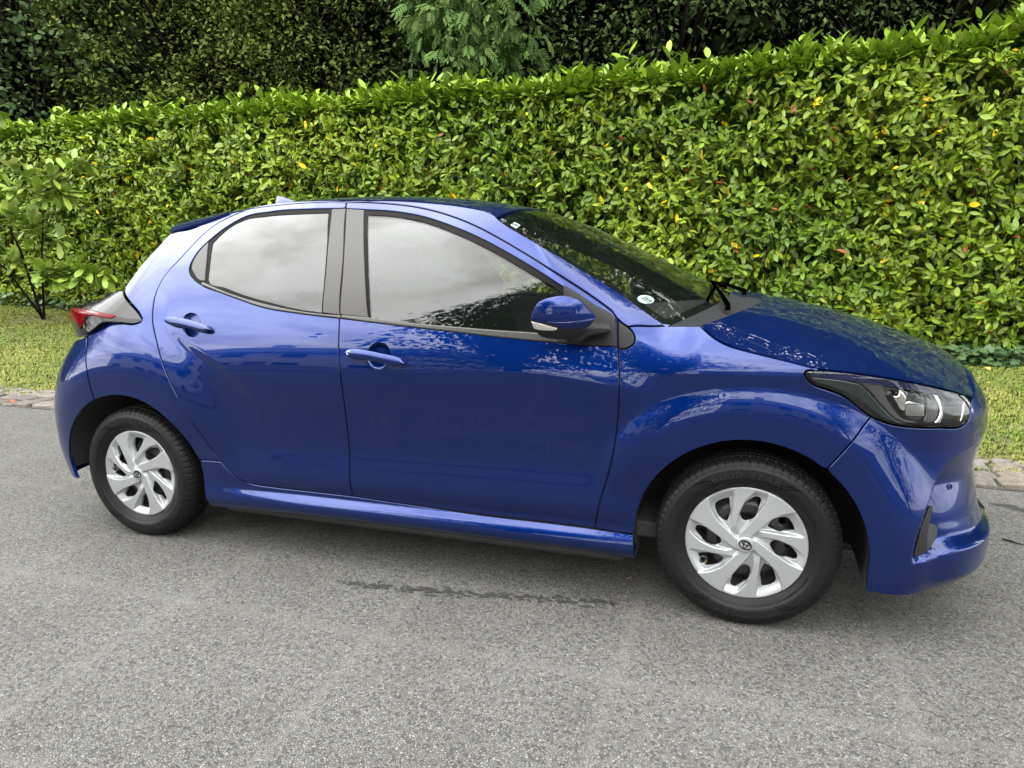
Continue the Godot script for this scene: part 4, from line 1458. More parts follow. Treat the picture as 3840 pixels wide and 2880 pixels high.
func handle(door: Node, cup: PackedVector2Array, bar: PackedVector2Array, half: Array, lock: bool) -> void:
	var mid := Vector2.ZERO
	for v in cup:
		mid += v / cup.size()
	var R := 0.0
	for v in cup:
		R = maxf(R, v.distance_to(mid))
	var bowl := func(u: float, y: float) -> Vector3:
		var q := Vector2(u, y).distance_to(mid) / R
		return skin(u, y) - Vector3(0, 0, 1) * 0.026 * sqrt(maxf(0.0, 1.0 - pow(minf(q, 1.0), 2.2)))
	put(door, "handle_cup", panel(bowl, inset(ccw(cup), -0.001), {"step": 0.005, "gap": 0.0, "bevel": 0.0, "depth": 0.0}), M.paint)
	var path := PackedVector3Array()
	var normals := []
	var hh := []
	var hd := []
	var n := 24
	var cx := []; var cy := []; var ch := []
	for i in bar.size():
		var s := float(i) / (bar.size() - 1)
		cx.append_array([s, bar[i].x]); cy.append_array([s, bar[i].y]); ch.append_array([s, half[i]])
	var sx := Sp.new(cx); var sy := Sp.new(cy); var sh := Sp.new(ch, true)
	for i in n + 1:
		var s := float(i) / n
		var end := sqrt(maxf(0.0, 1.0 - pow(absf(2.0 * s - 1.0), 9.0)))
		var u := sx.f(s); var y := sy.f(s)
		var nn := surf_normal(skin, u, y)
		path.append(skin(u, y) + nn * (0.010 + 0.014 * sin(PI * s)))
		normals.append(nn)
		hh.append(maxf(0.0004, 1.25 * sh.f(s) * end))
		hd.append(maxf(0.0004, 0.014 * end))
	put(door, "door_handle", bar_mesh(path, normals, hh, hd), M.paint)
	if lock:
		var b := Basis(Vector3.RIGHT, Vector3.UP, Vector3.BACK)
		put(door, "lock_cylinder", lathe_z([Vector2(0.0085, 0.0), Vector2(0.0085, 0.003), Vector2(0.006, 0.0042), Vector2(0.0055, 0.002), Vector2(0.0, 0.0025)], 18), M.chrome, Transform3D(b, path[2] + normals[2] * 0.0095))

func build_mirror_and_handles() -> void:
	var doors := car.find_children("front_door", "MeshInstance3D", false, false)
	var rears := car.find_children("rear_door", "MeshInstance3D", false, false)
	handle(doors[0], OL.cups_f[0], hc(2, [182, 1150, 260, 1158, 340, 1168, 420, 1183, 500, 1200, 560, 1212, 596, 1222]), [0.012, 0.0155, 0.0145, 0.0145, 0.0145, 0.0125, 0.002], true)
	handle(rears[0], OL.cups_r[0], hc(1, [873, 925, 940, 938, 1000, 950, 1060, 963, 1120, 978, 1165, 990, 1192, 995]), [0.012, 0.0155, 0.0145, 0.0145, 0.0145, 0.0125, 0.002], false)
	for side in [1.0, -1.0]:
		build_mirror(side)

# outline read off the photograph, on the plane z = depth
func flat11(pts: Array, depth: float) -> PackedVector2Array:
	var out := PackedVector2Array()
	for v in crop(11, pts):
		var q := at_px(v, depth)
		out.append(Vector2(q.x, q.y))
	return out

func build_mirror(side: float) -> void:
	# a domed shell with a ridge under the painted cap; the outer face leans back at the top
	var z0 := 0.955
	var ridge := flat11([165, 540, 700, 588, 900, 588, 1340, 536], z0)
	var mid := flat11([700, 480], z0)[0]
	var dome := func(x: float, y: float) -> Vector3:
		var q := Vector2((x - mid.x) / 0.125, (y - mid.y) / 0.105)
		var yr := Geometry2D.get_closest_point_to_segment(Vector2(x, y), ridge[0], ridge[1])
		for k in range(1, 3):
			var o := Geometry2D.get_closest_point_to_segment(Vector2(x, y), ridge[k], ridge[k + 1])
			if o.distance_to(Vector2(x, y)) < yr.distance_to(Vector2(x, y)):
				yr = o
		var d := y - yr.y
		var b := 0.075 * sqrt(maxf(0.02, 1.0 - 0.85 * q.length_squared())) - 0.18 * (x - mid.x)
		if d > 0.0:
			b -= 1.1 * maxf(0.0, d - 0.05) * maxf(0.0, d - 0.05) * 9.0
		else:
			b += 0.42 * d
		return Vector3(x, y, z0 - 0.06 + b)
	var far := side < 0.0
	var p := func(parent: Node, called: String, pts: Array, m: Material, off := 0.0, depth := 0.11, bev := 0.003) -> MeshInstance3D:
		return put(parent, called, panel(dome, rounded(flat11(pts, z0), 0.006, 42.0), {"step": 0.02 if far else 0.006, "off": off, "gap": 0.0, "bevel": bev, "depth": depth, "mirror": far}), m)
	var mir: MeshInstance3D = p.call(car, "wing_mirror", [165, 538, 200, 420, 245, 310, 300, 215, 400, 152, 550, 108, 720, 88, 860, 102, 1080, 198, 1200, 335, 1300, 455, 1352, 530, 1300, 545, 1100, 572, 900, 587, 700, 587, 400, 562], M.paint)
	p.call(mir, "cap_underside", [655, 690, 560, 640, 400, 585, 175, 552, 400, 566, 700, 591, 900, 591, 1100, 576, 1340, 542, 1290, 620, 1235, 692, 1100, 742, 970, 752, 850, 748], M.paint, 0.0, 0.10)
	p.call(mir, "indicator", [172, 582, 300, 606, 450, 648, 580, 688, 655, 716, 632, 752, 520, 760, 400, 755, 280, 745, 200, 726], M.indicator, 0.001, 0.08, 0.002)
	p.call(mir, "mirror_shell", [160, 556, 300, 578, 450, 622, 600, 676, 680, 718, 860, 762, 980, 766, 1110, 756, 1120, 850, 1000, 930, 860, 985, 700, 975, 500, 962, 380, 945, 280, 915, 215, 840, 180, 760], M.black_plastic, -0.003, 0.10)
	var z1 := 0.895
	var arm_face := func(x: float, y: float) -> Vector3: return Vector3(x, y, z1 - 0.25 * (x - mid.x))
	put(mir, "mirror_arm", panel(arm_face, rounded(flat11([1000, 770, 1250, 700, 1480, 690, 1600, 700, 1640, 760, 1600, 840, 1400, 850, 1250, 880, 1050, 985, 850, 1000, 800, 960], z1), 0.008, 40.0), {"step": 0.012, "gap": 0.0, "bevel": 0.008, "depth": 0.09, "mirror": far}), M.black_plastic)

# ------------------------------------------------------------------ inside the car, wipers, roof fin
func soft_box(half: Vector3, e := 0.35, seg := 20) -> ArrayMesh:
	var v := PackedVector3Array()
	var nn := PackedVector3Array()
	var idx := PackedInt32Array()
	var f := func(x: float) -> float: return signf(x) * pow(absf(x), e)
	for i in seg + 1:
		for j in seg / 2 + 1:
			var lon := TAU * i / seg
			var lat := lerpf(-PI / 2, PI / 2, float(j) / (seg / 2))
			var p := Vector3(f.call(cos(lat)) * f.call(cos(lon)), f.call(sin(lat)), f.call(cos(lat)) * f.call(sin(lon)))
			v.append(p * half)
			var q := Vector3(signf(p.x) * pow(absf(p.x), 2.0 / e - 1.0) / half.x, signf(p.y) * pow(absf(p.y), 2.0 / e - 1.0) / half.y, signf(p.z) * pow(absf(p.z), 2.0 / e - 1.0) / half.z)
			nn.append(q.normalized())
	var w: int = seg / 2 + 1
	for i in seg:
		for j in w - 1:
			var a := i * w + j
			idx.append_array([a, a + w + 1, a + w, a, a + 1, a + w + 1])
	return arrays_mesh(v, nn, idx)

func find_on(s: Callable, px: Vector2, q: Vector2) -> Vector2:
	for i in 30:
		var f: Vector2 = to_px(s.call(q.x, q.y)) - px
		var h := 0.002
		var fu: Vector2 = (to_px(s.call(q.x + h, q.y)) - to_px(s.call(q.x - h, q.y))) / (2.0 * h)
		var fv: Vector2 = (to_px(s.call(q.x, q.y + h)) - to_px(s.call(q.x, q.y - h))) / (2.0 * h)
		var det := fu.x * fv.y - fu.y * fv.x
		if absf(det) < 1e-6:
			break
		q += Vector2(-(f.x * fv.y - f.y * fv.x) / det, -(fu.x * f.y - fu.y * f.x) / det).limit_length(0.08)
	return q

func wind(s: float, t: float) -> Vector3:
	return loft("wind", s, t)

func build_interior() -> void:
	# linings
	for side in [false, true]:
		put(car, "pillar_lining", panel(skin, OL.body_side, {"step": 0.035, "off": -0.03, "depth": 0.0, "mirror": side}), M.interior)
		put(car, "door_lining", panel(skin, OL.front_door, {"step": 0.035, "off": -0.045, "depth": 0.0, "holes": [inset(ccw(OL.front_opening), 0.01)], "mirror": side}), M.interior)
		put(car, "door_lining", panel(skin, OL.rear_door, {"step": 0.035, "off": -0.045, "depth": 0.0, "holes": [inset(ccw(OL.rear_opening), 0.01)], "mirror": side}), M.interior)
	put(car, "headlining", loft_mesh(func(s, t): return loft("roof", s, t), 0.0, 1.0, 0.02, 1.98, 16, 20, -0.03), M.headliner)
	put(car, "cabin_floor", chamfer_box(Vector3(2.3, 0.06, 1.44), 0.01), M.dark, Transform3D(Basis(), Vector3(-1.4, 0.26, 0)))
	put(car, "underbody", chamfer_box(Vector3(1.76, 0.13, 1.54), 0.02), M.dark, Transform3D(Basis(), Vector3(-1.28, 0.21, 0)))
	put(car, "underbody", chamfer_box(Vector3(1.0, 0.12, 0.92), 0.02), M.dark, Transform3D(Basis(), Vector3(0.08, 0.215, 0)))
	put(car, "underbody", chamfer_box(Vector3(0.95, 0.10, 0.92), 0.02), M.dark, Transform3D(Basis(), Vector3(-2.6, 0.245, 0)))
	put(car, "engine_bay", chamfer_box(Vector3(0.85, 0.42, 0.92), 0.03), M.dark, Transform3D(Basis(), Vector3(0.13, 0.47, 0)))
	put(car, "boot_tub", chamfer_box(Vector3(0.7, 0.5, 0.92), 0.03), M.dark, Transform3D(Basis(), Vector3(-2.68, 0.52, 0)))
	for z in [0.36, -0.36]:
		var s := Node3D.new()
		s.name = "front_seat"
		s.position = Vector3(-1.12, 0.30, z)
		car.add_child(s, true)
		put(s, "cushion", soft_box(Vector3(0.26, 0.13, 0.25)), M.seat, Transform3D(Basis(Vector3.BACK, 0.12), Vector3(0.12, 0.14, 0)))
		put(s, "backrest", soft_box(Vector3(0.085, 0.36, 0.25)), M.seat, Transform3D(Basis(Vector3.BACK, 0.30), Vector3(-0.20, 0.49, 0)))
		put(s, "headrest", soft_box(Vector3(0.055, 0.09, 0.13)), M.seat, Transform3D(Basis(Vector3.BACK, 0.2), Vector3(-0.345, 0.885, 0)))
		put(s, "headrest_post", tube_mesh([Vector3(-0.30, 0.74, 0.05), Vector3(-0.34, 0.88, 0.05)], [0.007, 0.007]), M.satin_chrome)
		put(s, "headrest_post", tube_mesh([Vector3(-0.30, 0.74, -0.05), Vector3(-0.34, 0.88, -0.05)], [0.007, 0.007]), M.satin_chrome)
	var rs := Node3D.new()
	rs.name = "rear_seat"
	rs.position = Vector3(-2.1, 0.3, 0)
	car.add_child(rs, true)
	put(rs, "cushion", soft_box(Vector3(0.26, 0.15, 0.62)), M.seat, Transform3D(Basis(Vector3.BACK, 0.1), Vector3(0.15, 0.14, 0)))
	put(rs, "backrest", soft_box(Vector3(0.09, 0.33, 0.62)), M.seat, Transform3D(Basis(Vector3.BACK, 0.35), Vector3(-0.12, 0.48, 0)))
	for z in [0.38, 0.0, -0.38]:
		put(rs, "headrest", soft_box(Vector3(0.05, 0.075, 0.12)), M.seat, Transform3D(Basis(Vector3.BACK, 0.3), Vector3(-0.25, 0.85, z)))
	# dashboard
	var st := st_new()
	st.set_smooth_group(0)
	var prof := [Vector2(-0.16, 1.01), Vector2(-0.30, 1.00), Vector2(-0.48, 0.985), Vector2(-0.56, 0.965), Vector2(-0.59, 0.93), Vector2(-0.56, 0.80), Vector2(-0.50, 0.62), Vector2(-0.40, 0.40)]
	var zs := [-0.70, -0.5, -0.25, 0.0, 0.25, 0.5, 0.70]
	for i in prof.size() - 1:
		for j in zs.size() - 1:
			var q := func(a: Vector2, z: float) -> Vector3: return Vector3(a.x - 0.05 * (z * z), a.y - 0.07 * z * z, z)
			quad(st, q.call(prof[i], zs[j]), q.call(prof[i], zs[j + 1]), q.call(prof[i + 1], zs[j + 1]), q.call(prof[i + 1], zs[j]))
	st.generate_normals()
	put(car, "dashboard", st.commit(), M.dash)
	put(car, "instrument_hood", soft_box(Vector3(0.09, 0.04, 0.17)), M.dash, Transform3D(Basis(), Vector3(-0.52, 0.985, 0.36)))
	# steering wheel on the right-hand side
	var sw := Node3D.new()
	sw.name = "steering_wheel"
	sw.transform = Transform3D(Basis(Vector3.BACK, deg_to_rad(-24.0)), Vector3(-0.70, 0.955, 0.36))
	car.add_child(sw, true)
	var pts := []
	var rad := []
	for i in 41:
		var a := TAU * i / 40.0
		pts.append(Vector3(0, cos(a) * 0.18, sin(a) * 0.18))
		rad.append(0.0155)
	put(sw, "rim", tube_mesh(pts, rad, 10), M.steering)
	put(sw, "hub", soft_box(Vector3(0.04, 0.06, 0.075)), M.dash)
	for a in [0.0, PI, PI * 1.5]:
		put(sw, "spoke", tube_mesh([Vector3(0, sin(a) * 0.05, cos(a) * 0.05), Vector3(0, sin(a) * 0.175, cos(a) * 0.175)], [0.018, 0.012]), M.dash)
	put(car, "interior_mirror", soft_box(Vector3(0.018, 0.035, 0.115)), M.dash, Transform3D(Basis(Vector3.UP, 0.2), Vector3(-0.72, 1.25, 0.0)))
	put(car, "camera_housing", soft_box(Vector3(0.08, 0.03, 0.06)), M.dash, Transform3D(Basis(Vector3.BACK, -0.5), Vector3(-0.78, 1.30, 0.0)))
	# scuttle between bonnet and windscreen
	var cv := PackedVector3Array()
	var cn := PackedVector3Array()
	var ci := PackedInt32Array()
	var nt := 60
	for i in nt + 1:
		var t := lerpf(0.02, 1.98, float(i) / nt)
		var a := loft("wind", 0.0, t)
		var b := loft("hood", 0.998, t) + Vector3(0, -0.022, 0)
		for r in [a + Vector3(0, -0.002, 0), a.lerp(b, 0.3) + Vector3(0, -0.012, 0), a.lerp(b, 0.7) + Vector3(0, -0.014, 0), b, b + Vector3(0.05, -0.03, 0)]:
			cv.append(r)
			cn.append(Vector3(0.1, 1, 0).normalized())
	for i in nt:
		for j in 4:
			var a := i * 5 + j
			var q := [a, a + 5, a + 6, a + 1]
			var f := (cv[q[1]] - cv[q[0]]).cross(cv[q[2]] - cv[q[0]])
			if f.y > 0.0:
				ci.append_array([q[0], q[2], q[1], q[0], q[3], q[2]])
			else:
				ci.append_array([q[0], q[1], q[2], q[0], q[2], q[3]])
	put(car, "scuttle_panel", arrays_mesh(cv, cn, ci), M.scuttle)
	# wipers
	for w in [[2612.0, 1195.0, 2705.0, 1085.0, 0.30], [2720.0, 1130.0, 2680.0, 1062.0, -0.25]]:
		var q0 := find_on(wind, Vector2(w[0], w[1]), Vector2(0.05, 0.5 if w[4] > 0 else 1.2))
	var arm := Node3D.new()
	for k in 2:
		var t0: float = [0.42, 1.18][k]
		var wp := Node3D.new()
		wp.name = "wiper"
		car.add_child(wp, true)
		var pivot := loft("wind", 0.0, t0) + Vector3(0.06, -0.012, 0)
		var tip := loft("wind", 0.085, t0 + 0.36) + Vector3(0.008, 0.018, 0)
		var mid := pivot.lerp(tip, 0.45) + Vector3(0, 0.014, 0)
		put(wp, "arm", tube_mesh([pivot, pivot + Vector3(0, 0.018, 0), mid, tip], [0.013, 0.011, 0.008, 0.005], 6), M.black_plastic)
		var b0 := loft("wind", 0.03, t0 + 0.02) + Vector3(0.0, 0.012, 0)
		var b1 := loft("wind", 0.12, t0 + 0.72) + Vector3(0.0, 0.012, 0)
		var bm := loft("wind", 0.075, t0 + 0.36) + Vector3(0.0, 0.016, 0)
		put(wp, "blade", tube_mesh([b0, bm, b1], [0.006, 0.008, 0.006], 5), M.rubber)
	arm.free()
	# stickers behind the glass
	var q := find_on(wind, Vector2(1932.0, 847.0), Vector2(0.9, 0.15))
	put(car, "sticker", loft_mesh(wind, q.x - 0.022, q.x + 0.022, q.y - 0.042, q.y + 0.042, 2, 2, 0.003), M.sticker)
	var tq := letter_mesh("6", true)
	var sp := loft("wind", q.x, q.y)
	var sn := surf_normal(wind, q.x, q.y, 0.004)
	if sn.y < 0.0:
		sn = -sn
	var side_dir := (loft("wind", q.x, q.y + 0.02) - loft("wind", q.x, q.y - 0.02)).normalized()
	put(car, "sticker_print", tq, M.ink, Transform3D(Basis(side_dir, sn.cross(side_dir).normalized(), sn) * Basis.from_scale(Vector3(0.055, 0.055, 0.004)), sp + sn * 0.0045))
	var oq := find_on(wind, Vector2(2421.0, 1125.0), Vector2(0.12, 0.25))
	var ov := func(a: float, b: float) -> Vector3: return loft("wind", oq.x + b, oq.y + a)
	var oval := ellipse_poly(Vector2.ZERO, 0.050, 0.030, 28)
	put(car, "sticker", panel(ov, oval, {"step": 0.01, "gap": 0.0, "bevel": 0.0, "depth": 0.0, "off": 0.003}), M.sticker)
	var osp := loft("wind", oq.x, oq.y)
	var osn := surf_normal(wind, oq.x, oq.y, 0.004)
	if osn.y < 0.0:
		osn = -osn
	var od := (loft("wind", oq.x, oq.y + 0.02) - loft("wind", oq.x, oq.y - 0.02)).normalized() * -1.0
	var ou := osn.cross(od).normalized()
	for ln in [["NCT", 0.014, 0.012], ["DRIVE", 0.001, 0.0075], ["VERIFIED", -0.009, 0.0065]]:
		var lt := st_new()
		var xx := 0.0
		for ch in ln[0]:
			var lm := letter_mesh(ch, true)
			var wd := lm.get_aabb().size.x + 0.08
			lt.append_from(lm, 0, Transform3D(Basis(), Vector3(xx + wd / 2.0, 0, 0)))
			xx += wd
		var k: float = ln[2] / 0.46
		put(car, "sticker_print", lt.commit(), M.ink, Transform3D(Basis(od * k, ou * k, osn * 0.004), osp + osn * 0.0045 + ou * ln[1] - od * xx * k / 2.0))
	# roof fin
	var fp := PackedVector3Array()
	var base := loft("roof", 0.80, 0.62)
	var roof := car.get_node("roof")
	var fin := st_new()
	var fc := Vector3(-2.235, 1.470, 0.0)
	var prof2 := [[0.085, 0.0, 0.012], [0.04, 0.012, 0.02], [-0.01, 0.032, 0.022], [-0.06, 0.047, 0.02], [-0.085, 0.048, 0.014], [-0.092, 0.02, 0.016], [-0.092, 0.0, 0.016]]
	fin.set_smooth_group(0)
	for i in prof2.size() - 1:
		var a: Array = prof2[i]
		var b: Array = prof2[i + 1]
		for sgn in [1.0, -1.0]:
			var p0 := fc + Vector3(a[0], a[1], 0.0)
			var p1 := fc + Vector3(b[0], b[1], 0.0)
			var r0 := fc + Vector3(a[0], -0.005, sgn * (a[2] + a[1] * 0.25))
			var r1 := fc + Vector3(b[0], -0.005, sgn * (b[2] + b[1] * 0.25))
			var m0 := p0 + Vector3(0, 0, sgn * 0.005)
			var m1 := p1 + Vector3(0, 0, sgn * 0.005)
			for qd in [[p0, p1, m1, m0], [m0, m1, r1, r0]]:
				if sgn > 0:
					quad(fin, qd[0], qd[1], qd[2], qd[3])
				else:
					quad(fin, qd[3], qd[2], qd[1], qd[0])
	fin.generate_normals()
	put(roof, "roof_fin", fin.commit(), M.paint)
# ------------------------------------------------------------------ ground
func seamless(n: FastNoiseLite, size: int) -> PackedByteArray:
	var im := n.get_seamless_image(size, size, false, false, 0.12, true)
	im.convert(Image.FORMAT_L8)
	return im.get_data()

func tex_from(bytes: PackedByteArray, size: int, fmt := Image.FORMAT_RGB8) -> ImageTexture:
	return ImageTexture.create_from_image(Image.create_from_data(size, size, false, fmt, bytes))

func s8(l: float) -> int:
	var s := l * 12.92 if l < 0.0031308 else 1.055 * pow(l, 1.0 / 2.4) - 0.055
	return clampi(roundi(s * 255.0), 0, 255)

func asphalt_material() -> StandardMaterial3D:
	var size := 1024
	var cv := FastNoiseLite.new()
	cv.noise_type = FastNoiseLite.TYPE_CELLULAR
	cv.cellular_return_type = FastNoiseLite.RETURN_CELL_VALUE
	cv.cellular_jitter = 1.0
	cv.frequency = 0.105
	cv.fractal_type = FastNoiseLite.FRACTAL_NONE
	cv.seed = 3
	var cd: FastNoiseLite = cv.duplicate()
	cd.cellular_return_type = FastNoiseLite.RETURN_DISTANCE2_SUB
	var tone := seamless(cv, size)
	var dist := seamless(cd, size)
	var fine := seamless(noise(0.35, 2, FastNoiseLite.TYPE_SIMPLEX, 9), size)
	var mid := seamless(noise(0.02, 3, FastNoiseLite.TYPE_SIMPLEX, 10), size)
	var lut := PackedByteArray()
	for i in 1024:
		lut.append(s8(i / 1023.0 * 0.6))
	var rgb := PackedByteArray()
	rgb.resize(size * size * 3)
	var hgt := PackedByteArray()
	hgt.resize(size * size)
	var lum := PackedFloat32Array()
	lum.resize(size * size)
	var sum := 0.0
	for i in size * size:
		var t := tone[i] / 255.0
		var f := fine[i] / 255.0 - 0.5
		var gapv := smoothstep(0.02, 0.22, dist[i] / 255.0)
		var l := lerpf(0.38, lerpf(0.60, 1.36, t), gapv)
		if t > 0.94:
			l *= 1.18
		elif t < 0.12:
			l *= 0.68
		l *= 1.0 + 0.45 * f + 0.22 * (mid[i] / 255.0 - 0.5)
		lum[i] = l
		sum += l
		hgt[i] = clampi(int(255.0 * clampf(gapv * (0.45 + 0.5 * t) + 0.25 * f, 0.0, 1.0)), 0, 255)
	var scale := 0.100 * size * size / sum
	for i in size * size:
		var t := tone[i] / 255.0
		var l := maxf(0.012, lum[i] * scale)
		var w := 1.0 + 0.10 * (fposmod(t * 7.3, 1.0) - 0.5)
		rgb[i * 3] = lut[clampi(int(l * 1.035 * w / 0.6 * 1023.0), 0, 1023)]
		rgb[i * 3 + 1] = lut[clampi(int(l / 0.6 * 1023.0), 0, 1023)]
		rgb[i * 3 + 2] = lut[clampi(int(l * 0.94 / w / 0.6 * 1023.0), 0, 1023)]
	var m := StandardMaterial3D.new()
	m.albedo_texture = tex_from(rgb, size)
	m.heightmap_enabled = true
	m.heightmap_texture = tex_from(hgt, size, Image.FORMAT_L8)
	m.heightmap_scale = 0.42
	m.uv1_triplanar = true
	m.uv1_world_triplanar = true
	m.uv1_scale = Vector3.ONE / 0.80
	m.roughness = 0.86
	# broad worn and dusty patches
	var ps := 512
	var pa := seamless(noise(0.011, 5, FastNoiseLite.TYPE_SIMPLEX_SMOOTH, 31), ps)
	var pb := PackedByteArray()
	pb.resize(ps * ps * 3)
	for i in ps * ps:
		var v := 0.86 + 0.26 * (pa[i] / 255.0)
		for k in 3:
			pb[i * 3 + k] = clampi(int(255.0 * pow(clampf(v * [1.0, 0.995, 0.985][k], 0.0, 1.0), 1.0 / 2.2)), 0, 255)
	m.detail_enabled = true
	m.detail_albedo = tex_from(pb, ps)
	m.detail_blend_mode = BaseMaterial3D.BLEND_MODE_MUL
	m.detail_uv_layer = BaseMaterial3D.DETAIL_UV_2
	m.uv2_triplanar = true
	m.uv2_world_triplanar = true
	m.uv2_scale = Vector3.ONE / 3.7
	return m

func speckle_material(lo: Color, hi: Color, freq: float, tile: float, rough := 0.95, bump := 0.3, sd := 4) -> StandardMaterial3D:
	var size := 512
	var a := seamless(noise(freq, 4, FastNoiseLite.TYPE_SIMPLEX, sd), size)
	var b := seamless(noise(freq * 0.12, 3, FastNoiseLite.TYPE_SIMPLEX, sd + 1), size)
	var rgb := PackedByteArray()
	rgb.resize(size * size * 3)
	for i in size * size:
		var c := lo.lerp(hi, clampf(a[i] / 255.0 * 0.65 + b[i] / 255.0 * 0.45 - 0.05, 0.0, 1.0))
		rgb[i * 3] = int(c.r * 255.0)
		rgb[i * 3 + 1] = int(c.g * 255.0)
		rgb[i * 3 + 2] = int(c.b * 255.0)
	var m := StandardMaterial3D.new()
	m.albedo_texture = tex_from(rgb, size)
	m.uv1_triplanar = true
	m.uv1_world_triplanar = true
	m.uv1_scale = Vector3.ONE / tile
	m.roughness = rough
	m.heightmap_enabled = true
	m.heightmap_texture = tex_from(a, size, Image.FORMAT_L8)
	m.heightmap_scale = bump
	return m

func verge_y(x: float, z: float) -> float:
	var back := smoothstep(-1.45, -4.6, z)
	var y := 0.012 + 0.045 * smoothstep(-1.42, -1.9, z)
	y += back * 0.042 * maxf(0.0, -2.5 - x) * smoothstep(-2.5, -5.5, x)
	y += 0.012 * sin(x * 1.7 + z) * sin(z * 2.3) * back
	return y

func structure(called: String, mesh: Mesh, m: Material) -> MeshInstance3D:
	var o := put(self, called, mesh, m)
	o.set_meta("kind", "structure")
	return o

func sheet(x0: float, x1: float, z0: float, z1: float, y: float) -> ArrayMesh:
	var st := st_new()
	st.set_normal(Vector3.UP)
	quad(st, Vector3(x0, y, z0), Vector3(x1, y, z0), Vector3(x1, y, z1), Vector3(x0, y, z1))
	return st.commit()

func build_ground() -> void:
	M.asphalt = asphalt_material()
	M.soil = speckle_material(lin(0.055, 0.045, 0.02), lin(0.15, 0.16, 0.05), 0.09, 1.6, 0.95, 0.6)
	M.granite = speckle_material(lin(0.06, 0.053, 0.043), lin(0.33, 0.31, 0.28), 0.11, 0.45, 0.85, 0.5, 14)
	M.mortar = speckle_material(lin(0.03, 0.027, 0.02), lin(0.09, 0.082, 0.065), 0.2, 0.6, 0.95, 0.4, 24)
	structure("ground", sheet(-150, 150, -150, 150, -0.02), M.soil)
	structure("road", sheet(-70, 70, -0.96, 6.4, 0.0), M.asphalt)
	# verge
	var v := PackedVector3Array()
	var idx := PackedInt32Array()
	var nx := 120
	var nz := 30
	for i in nx + 1:
		for j in nz + 1:
			var x := lerpf(-26.0, 10.0, float(i) / nx)
			var z := lerpf(-1.42, -9.0, float(j) / nz)
			v.append(Vector3(x, verge_y(x, z), z))
	for i in nx:
		for j in nz:
			var a := i * (nz + 1) + j
			idx.append_array([a, a + 1, a + nz + 2, a, a + nz + 2, a + nz + 1])
	var n := PackedVector3Array()
	n.resize(v.size())
	n.fill(Vector3.UP)
	structure("grass_verge", arrays_mesh(v, n, idx), M.soil)
	build_setts()
	build_grass()
	# dark drips of oil along the drive
	stain([Vector2(-1.43, 0.955), Vector2(-1.2, 0.925), Vector2(-0.95, 0.89), Vector2(-0.7, 0.845), Vector2(-0.45, 0.80)], 260, 0.030)
	stain([Vector2(1.16, -0.70), Vector2(1.30, -0.62), Vector2(1.5, -0.5)], 120, 0.045)
	stain([Vector2(1.2, -0.35), Vector2(1.45, -0.25)], 60, 0.045)

func stain(path: Array, count: int, size: float) -> void:
	var st := st_new()
	for k in count:
		var s := rng.randf() * (path.size() - 1)
		var i := mini(int(s), path.size() - 2)
		var c: Vector2 = path[i].lerp(path[i + 1], s - i) + Vector2(rng.randfn(0, 0.03), rng.randfn(0, 0.013))
		var r := size * rng.randf_range(0.08, 0.30)
		var y := 0.0022 + 0.000006 * k
		var m := 11
		var ring := []
		for q in m:
			var a := TAU * q / m
			ring.append(Vector3(c.x + cos(a) * r * rng.randf_range(0.5, 1.5) * 1.5, y, c.y + sin(a) * r * rng.randf_range(0.35, 1.1)))
		for q in m:
			st.set_normal(Vector3.UP)
			st.add_vertex(Vector3(c.x, y, c.y)); st.set_normal(Vector3.UP); st.add_vertex(ring[(q)]); st.set_normal(Vector3.UP); st.add_vertex(ring[(q + 1) % m])
	var o := structure("road_stain", st.commit(), M.stain)

func build_setts() -> void:
	var strip := structure("stone_edging", sheet(-26, 10, -1.50, -0.93, 0.004), M.mortar)
	var meshes := []
	for k in 8:
		var pts := PackedVector3Array()
		var hx := 0.5
		for e in [[0.0, 1.0], [0.75, 0.97], [1.0, 0.88]]:
			for q in [[-1, -0.8], [-0.85, -1], [0.1, -1], [0.85, -1], [1, -0.8], [1, 0.85], [0.8, 1], [-0.1, 1], [-0.85, 1], [-1, 0.8]]:
				pts.append(Vector3(q[0] * 0.5 * e[1] * rng.randf_range(0.93, 1.0), e[0] * rng.randf_range(0.88, 1.08), q[1] * 0.5 * e[1] * rng.randf_range(0.93, 1.0)))
		meshes.append(hull(pts))
	var tones := []
	for k in 4:
		var g: StandardMaterial3D = M.granite.duplicate()
		g.albedo_color = [Color(1, 1, 1), Color(0.9, 0.89, 0.88), Color(1.0, 0.97, 0.93), Color(0.82, 0.82, 0.83)][k]
		tones.append(g)
	for row in 4:
		var x := -10.0
		while x < 3.0:
			var w := rng.randf_range(0.10, 0.25)
			if x + w > -4.2 and x < 0.2 and row > 0:
				x += w + 0.02      # behind the car only the front course shows
				continue
			var o := put(strip, "sett", meshes[rng.randi() % 8], tones[rng.randi() % 4])
			o.transform = Transform3D(Basis(Vector3.UP, rng.randf_range(-0.12, 0.12)) * Basis.from_scale(Vector3(w, rng.randf_range(0.016, 0.034), rng.randf_range(0.115, 0.145))), Vector3(x + w / 2.0, -0.002, -1.005 - row * 0.138 + rng.randf_range(-0.014, 0.014)))
			x += w + rng.randf_range(0.004, 0.016)

func multi(parent: Node, called: String, mesh: Mesh, m: Material, xf: Array, cols: Array) -> MultiMeshInstance3D:
	var mm_ := MultiMesh.new()
	mm_.transform_format = MultiMesh.TRANSFORM_3D
	mm_.use_colors = true
	mm_.mesh = mesh
	mm_.instance_count = xf.size()
	for i in xf.size():
		mm_.set_instance_transform(i, xf[i])
		mm_.set_instance_color(i, cols[i])
	var o := MultiMeshInstance3D.new()
	o.name = called
	o.multimesh = mm_
	o.material_override = m
	o.set_meta("kind", "stuff")
	parent.add_child(o, true)
	return o

